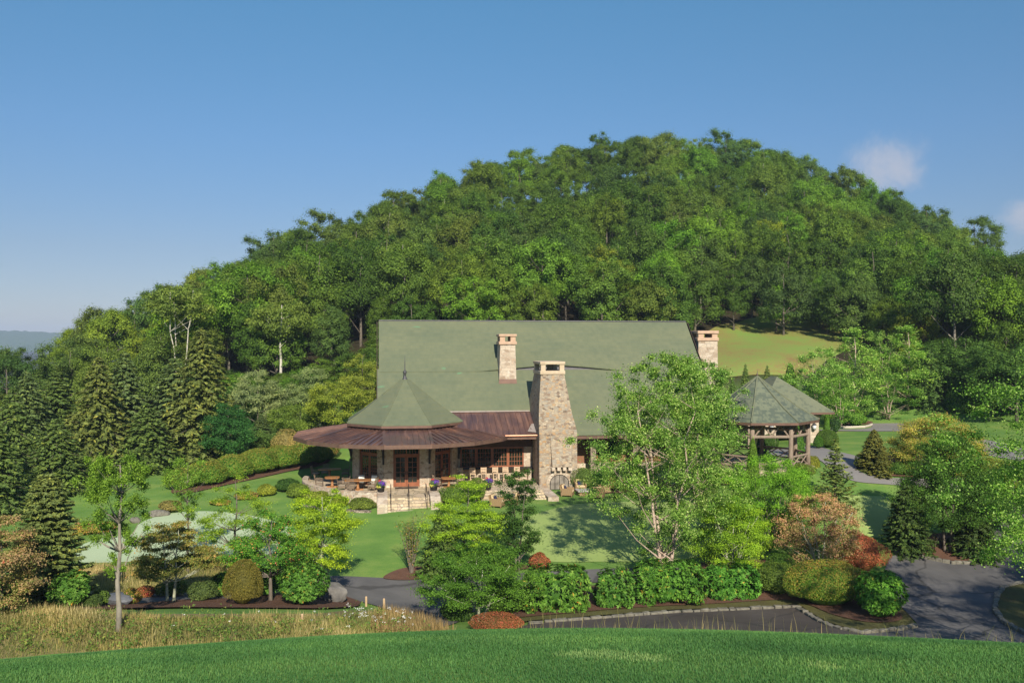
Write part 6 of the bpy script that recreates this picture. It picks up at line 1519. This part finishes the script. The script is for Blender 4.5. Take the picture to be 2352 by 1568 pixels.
for lab, u, v, top, hw, c, m in [('green shrub at the left end of the terrace wall', 680, 1146, 1108, 26, (.10,.15,.03), 'L'), ('yellow-green shrub below the terrace wall', 722, 1156, 1126, 30, (.14,.18,.03), 'L'), ('bright yellow-green shrub under the middle of the terrace wall', 768, 1166, 1138, 28, (.15,.19,.03), 'L'),
                                 ('mixed green shrub below the terrace wall beside the steps', 825, 1174, 1143, 34, (.10,.14,.03), 'L'), ('dark clipped shrub on the slope left of the terrace', 655, 1132, 1098, 28, (.035,.08,.02), 'L'), ('yellow border shrub left of the terrace planting', 607, 1142, 1112, 24, (.16,.19,.03), 'L'),
                                 ('yellow-red border shrub on the left slope', 560, 1150, 1128, 26, None, 'L_mixed'), ('red-tinged low border shrub further left on the slope', 500, 1162, 1146, 24, None, 'L_mixed'), ('wispy pale shrub above the dewy green', 385, 1180, 1148, 26, (.16,.15,.06), 'L'),
                                 ('flowering orange border left of the dewy green', 215, 1228, 1196, 42, None, 'L_mixed'), ('orange border clump beside the tall sapling crown', 170, 1235, 1200, 30, None, 'L_mixed'),
                                 ('rounded green shrub right of the entrance steps', 1042, 1160, 1112, 40, (.09,.15,.03), 'L'), ('shrub behind the bright maple near the bar terrace', 1090, 1152, 1095, 24, (.10,.15,.035), 'L'),
                                 ('twiggy shrub against the foot of the big chimney, right', 1345, 1125, 1070, 36, (.085,.135,.035), 'L'), ('flowering shrub below the porch right of the chimney', 1420, 1128, 1095, 36, None, 'L_mixed'),
                                 ('shrub with red flowers by the porch behind the birch', 1500, 1125, 1098, 36, (.10,.15,.04), 'L'), ('green shrub before the porch, right behind the birch', 1590, 1122, 1090, 40, (.09,.14,.04), 'L'), ('low shrub left of the gazebo floor', 1655, 1118, 1085, 30, (.10,.15,.04), 'L'),
                                 ('rust-red shrub behind the bough of the spreading tree', 1240, 1312, 1268, 24, None, 'L_rust')]:
    pbush('shrub', lab, 'shrub', (u, v), top, hw, c, m, n=2600, leaf=.11, ymin=45)
for i, (u, Y_, top, hw) in enumerate(((640,99,850,60),(700,97,835,60),(770,96,815,65),(835,97,790,65),(560,98,850,60),(480,96,840,60),(890,104,770,70))):
    p = B(u, Y_); s = p.y/F; H = (CV-top)*s-p.z; k = (6, 7, 8)[i % 3]; h0 = (11.5, 12.5, 13)[i % 3]; w0 = (4.7, 4.2, 4.6)[i % 3]
    plant('understory_tree', ['first', 'second', 'third', 'fourth', 'fifth', 'sixth', 'seventh'][(2,3,4,5,1,0,6)[i]] + ' from the left of the leafy trees low on the hill beside the lodge', 'tree', p, FP[k], (hw*s/w0, hw*s/w0, H/h0), u, TONES[(1,5,1,0,5,4,1)[i]][1], 'leafy trees low on the hill left of the lodge')
# pale-trunked trees on the hill's left flank
for lab, u, Y_, top, hw, cbv, sd_ in [('pale-stemmed tree with bare forking white trunks above the spruces', 412, 104, 655, 70, 730, 3), ('tree with one bare pale trunk above the silver-leaved trees', 645, 102, 690, 62, 775, 1)]:
    ptree('pale_trunked_tree', lab, 'tree', (u, None, Y_), top, hw, cbv, 'dome' if sd_ == 3 else 'round', (.105,.155,.035), 'L_forest', 'bark_pale', 46, 130, .34, crad=.28, flat=.6, stems=sd_, spread=.45, tr=.20, nlimb=7)

# ------------------------------------------------------------------ tall trees behind and beside the viewer, which shade the near ground
rs = random.Random(5)
for i, (x, y_, h_) in enumerate([(31,8,17),(39,7,21),(34.5,27,14.5),(45,18,21),(58,40,24),(66,52,27),(64,62,26),(72,70,28),(80,82,28),(88,96,30),(70,84,25)]):
    z = hz(x, y_); s = h_/14
    plant('shade_tree', 'tall tree standing out of view to the right, shading the right-hand road', 'tree', (x, y_, z), FP[(0, 4, 2, 1)[i % 4]], (s*.95, s*.95, s), i, (.05,.10,.022), 'tall trees right of the view')

# ------------------------------------------------------------------ grass
rng = np.random.default_rng(77)
def scatter(n, x0, x1, y0, y1, poly=None):
    x = rng.uniform(x0, x1, n); y_ = rng.uniform(y0, y1, n)
    if poly is not None: k = inside(x, y_, poly); x, y_ = x[k], y_[k]
    return x, y_
x, y_ = scatter(620000, -17, 17, 11.5, 24); k = np.abs(x) < .62*y_+.5; x, y_ = x[k], y_[k]
k = ~inside(x, y_, POLY['road']); x, y_ = x[k], y_[k]
P = np.stack([x, y_, height(x, y_)-.005], 1)
vv = rng.random(len(x))*.62 + .30*np.clip(.5+.35*np.sin(x*.55+1.7*np.sin(y_*.8+x*.13))+.35*np.sin(y_*2.3+.3*np.sin(x*.9)), 0, 1)
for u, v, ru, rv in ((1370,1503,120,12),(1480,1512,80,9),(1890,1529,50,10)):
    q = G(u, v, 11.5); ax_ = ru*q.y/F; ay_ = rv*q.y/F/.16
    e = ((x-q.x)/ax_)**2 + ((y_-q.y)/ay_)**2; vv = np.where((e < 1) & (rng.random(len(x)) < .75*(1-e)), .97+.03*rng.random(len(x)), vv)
grass_obj('lawn_grass', P, .055, .012, .8, M['blade'], rng, vv)
mp = [p for n_, p in [(o, None) for o in ()]]
MEADOW = [px_poly([(-60,1404),(160,1410),(300,1418),(420,1420),(600,1420),(740,1420),(840,1414),(890,1420),(950,1436),(975,1464),(700,1486),(400,1503),(150,1500),(-60,1500)]),
          px_poly([(180,1310),(230,1297),(330,1300),(420,1308),(545,1300),(560,1322),(470,1345),(330,1356),(210,1360),(180,1340)])]
for i, (pl, dens) in enumerate(zip(MEADOW, (620, 420))):
    A = np.array(pl); lo, hi = A.min(0), A.max(0); n = int(dens*(hi[0]-lo[0])*(hi[1]-lo[1]))
    x, y_ = scatter(n, lo[0], hi[0], lo[1], hi[1], pl); P = np.stack([x, y_, height(x, y_)-.02], 1)
    pt = np.sin(x*.55+1.3)*np.sin(y_*.8+x*.2) + rng.normal(0, .4, len(x))
    h_ = (.14+.30*rng.random(len(x)))*(.8+.5*np.clip(pt, -.7, 1))
    grass_obj('tall_meadow_grass', P, h_, .018, .55, M['straw'], rng, .34+.30*pt+rng.normal(0, .2, len(x)))
# leafy weeds and white wildflowers in the meadow, russet grass by the path
pl = MEADOW[0]; A = np.array(pl); lo, hi = A.min(0), A.max(0)
x, y_ = scatter(700, lo[0], hi[0], lo[1], hi[1], pl); k = (rng.random(len(x)) < .25) | (np.abs(y_-30.5-.04*x) < 2.0); x, y_ = x[k], y_[k]
Ps = []
for a, b in zip(x, y_):
    h_ = rng.uniform(.2, .75); n = 26; t = rng.random(n)
    Ps.append(np.stack([a+rng.normal(0, .13, n)*(.4+t), b+rng.normal(0, .13, n)*(.4+t), hz(a, b)+t*h_], 1))
P = np.concatenate(Ps); o = obj('wild_weeds', leaves(P, rng.normal(0, .6, P.shape)+np.array([0, 0, .7]), .11, .42, rng), None, M['weed']); tag(o, kind='stuff')
Ps = []
for u, v in [(rng.uniform(790, 960), rng.uniform(1422, 1462)) for _ in range(45)] + [(rng.uniform(300, 800), rng.uniform(1420, 1470)) for _ in range(10)]:
    p = G(u, v); h_ = rng.uniform(.35, .8); n = 7
    Ps.append(np.stack([p.x+rng.normal(0, .035, n), p.y+rng.normal(0, .035, n), p.z+h_+rng.normal(0, .02, n)], 1))
P = np.concatenate(Ps); o = obj('white_wildflowers', leaves(P, rng.normal(0, .3, P.shape)+np.array([0, -.3, 1.]), .032, .9, rng), None, M['petal_white']); tag(o, kind='stuff')
RP = px_poly([(850,1440),(900,1412),(960,1425),(1010,1440),(1040,1462),(900,1468)]); A = np.array(RP); lo, hi = A.min(0), A.max(0)
x, y_ = scatter(int(170*(hi[0]-lo[0])*(hi[1]-lo[1])), lo[0], hi[0], lo[1], hi[1], RP); P = np.stack([x, y_, height(x, y_)], 1)
grass_obj('russet_grass', P, .5, .015, .5, M['russet'], rng)
# thin weeds standing along the far edge of the crest
n = 420; xx = rng.uniform(1180, 2352, n); yy = rng.uniform(22.5, 26.0, n); x = (xx-CU)/F*yy
P = np.stack([x, yy, height(x, yy)], 1); h_ = .10+.62*rng.random(n)**3 + .12*(yy-22.5)
grass_obj('crest_weeds', P, h_, .012, .6, M['straw'], rng, rng.random(n)*.8)
haze_box()
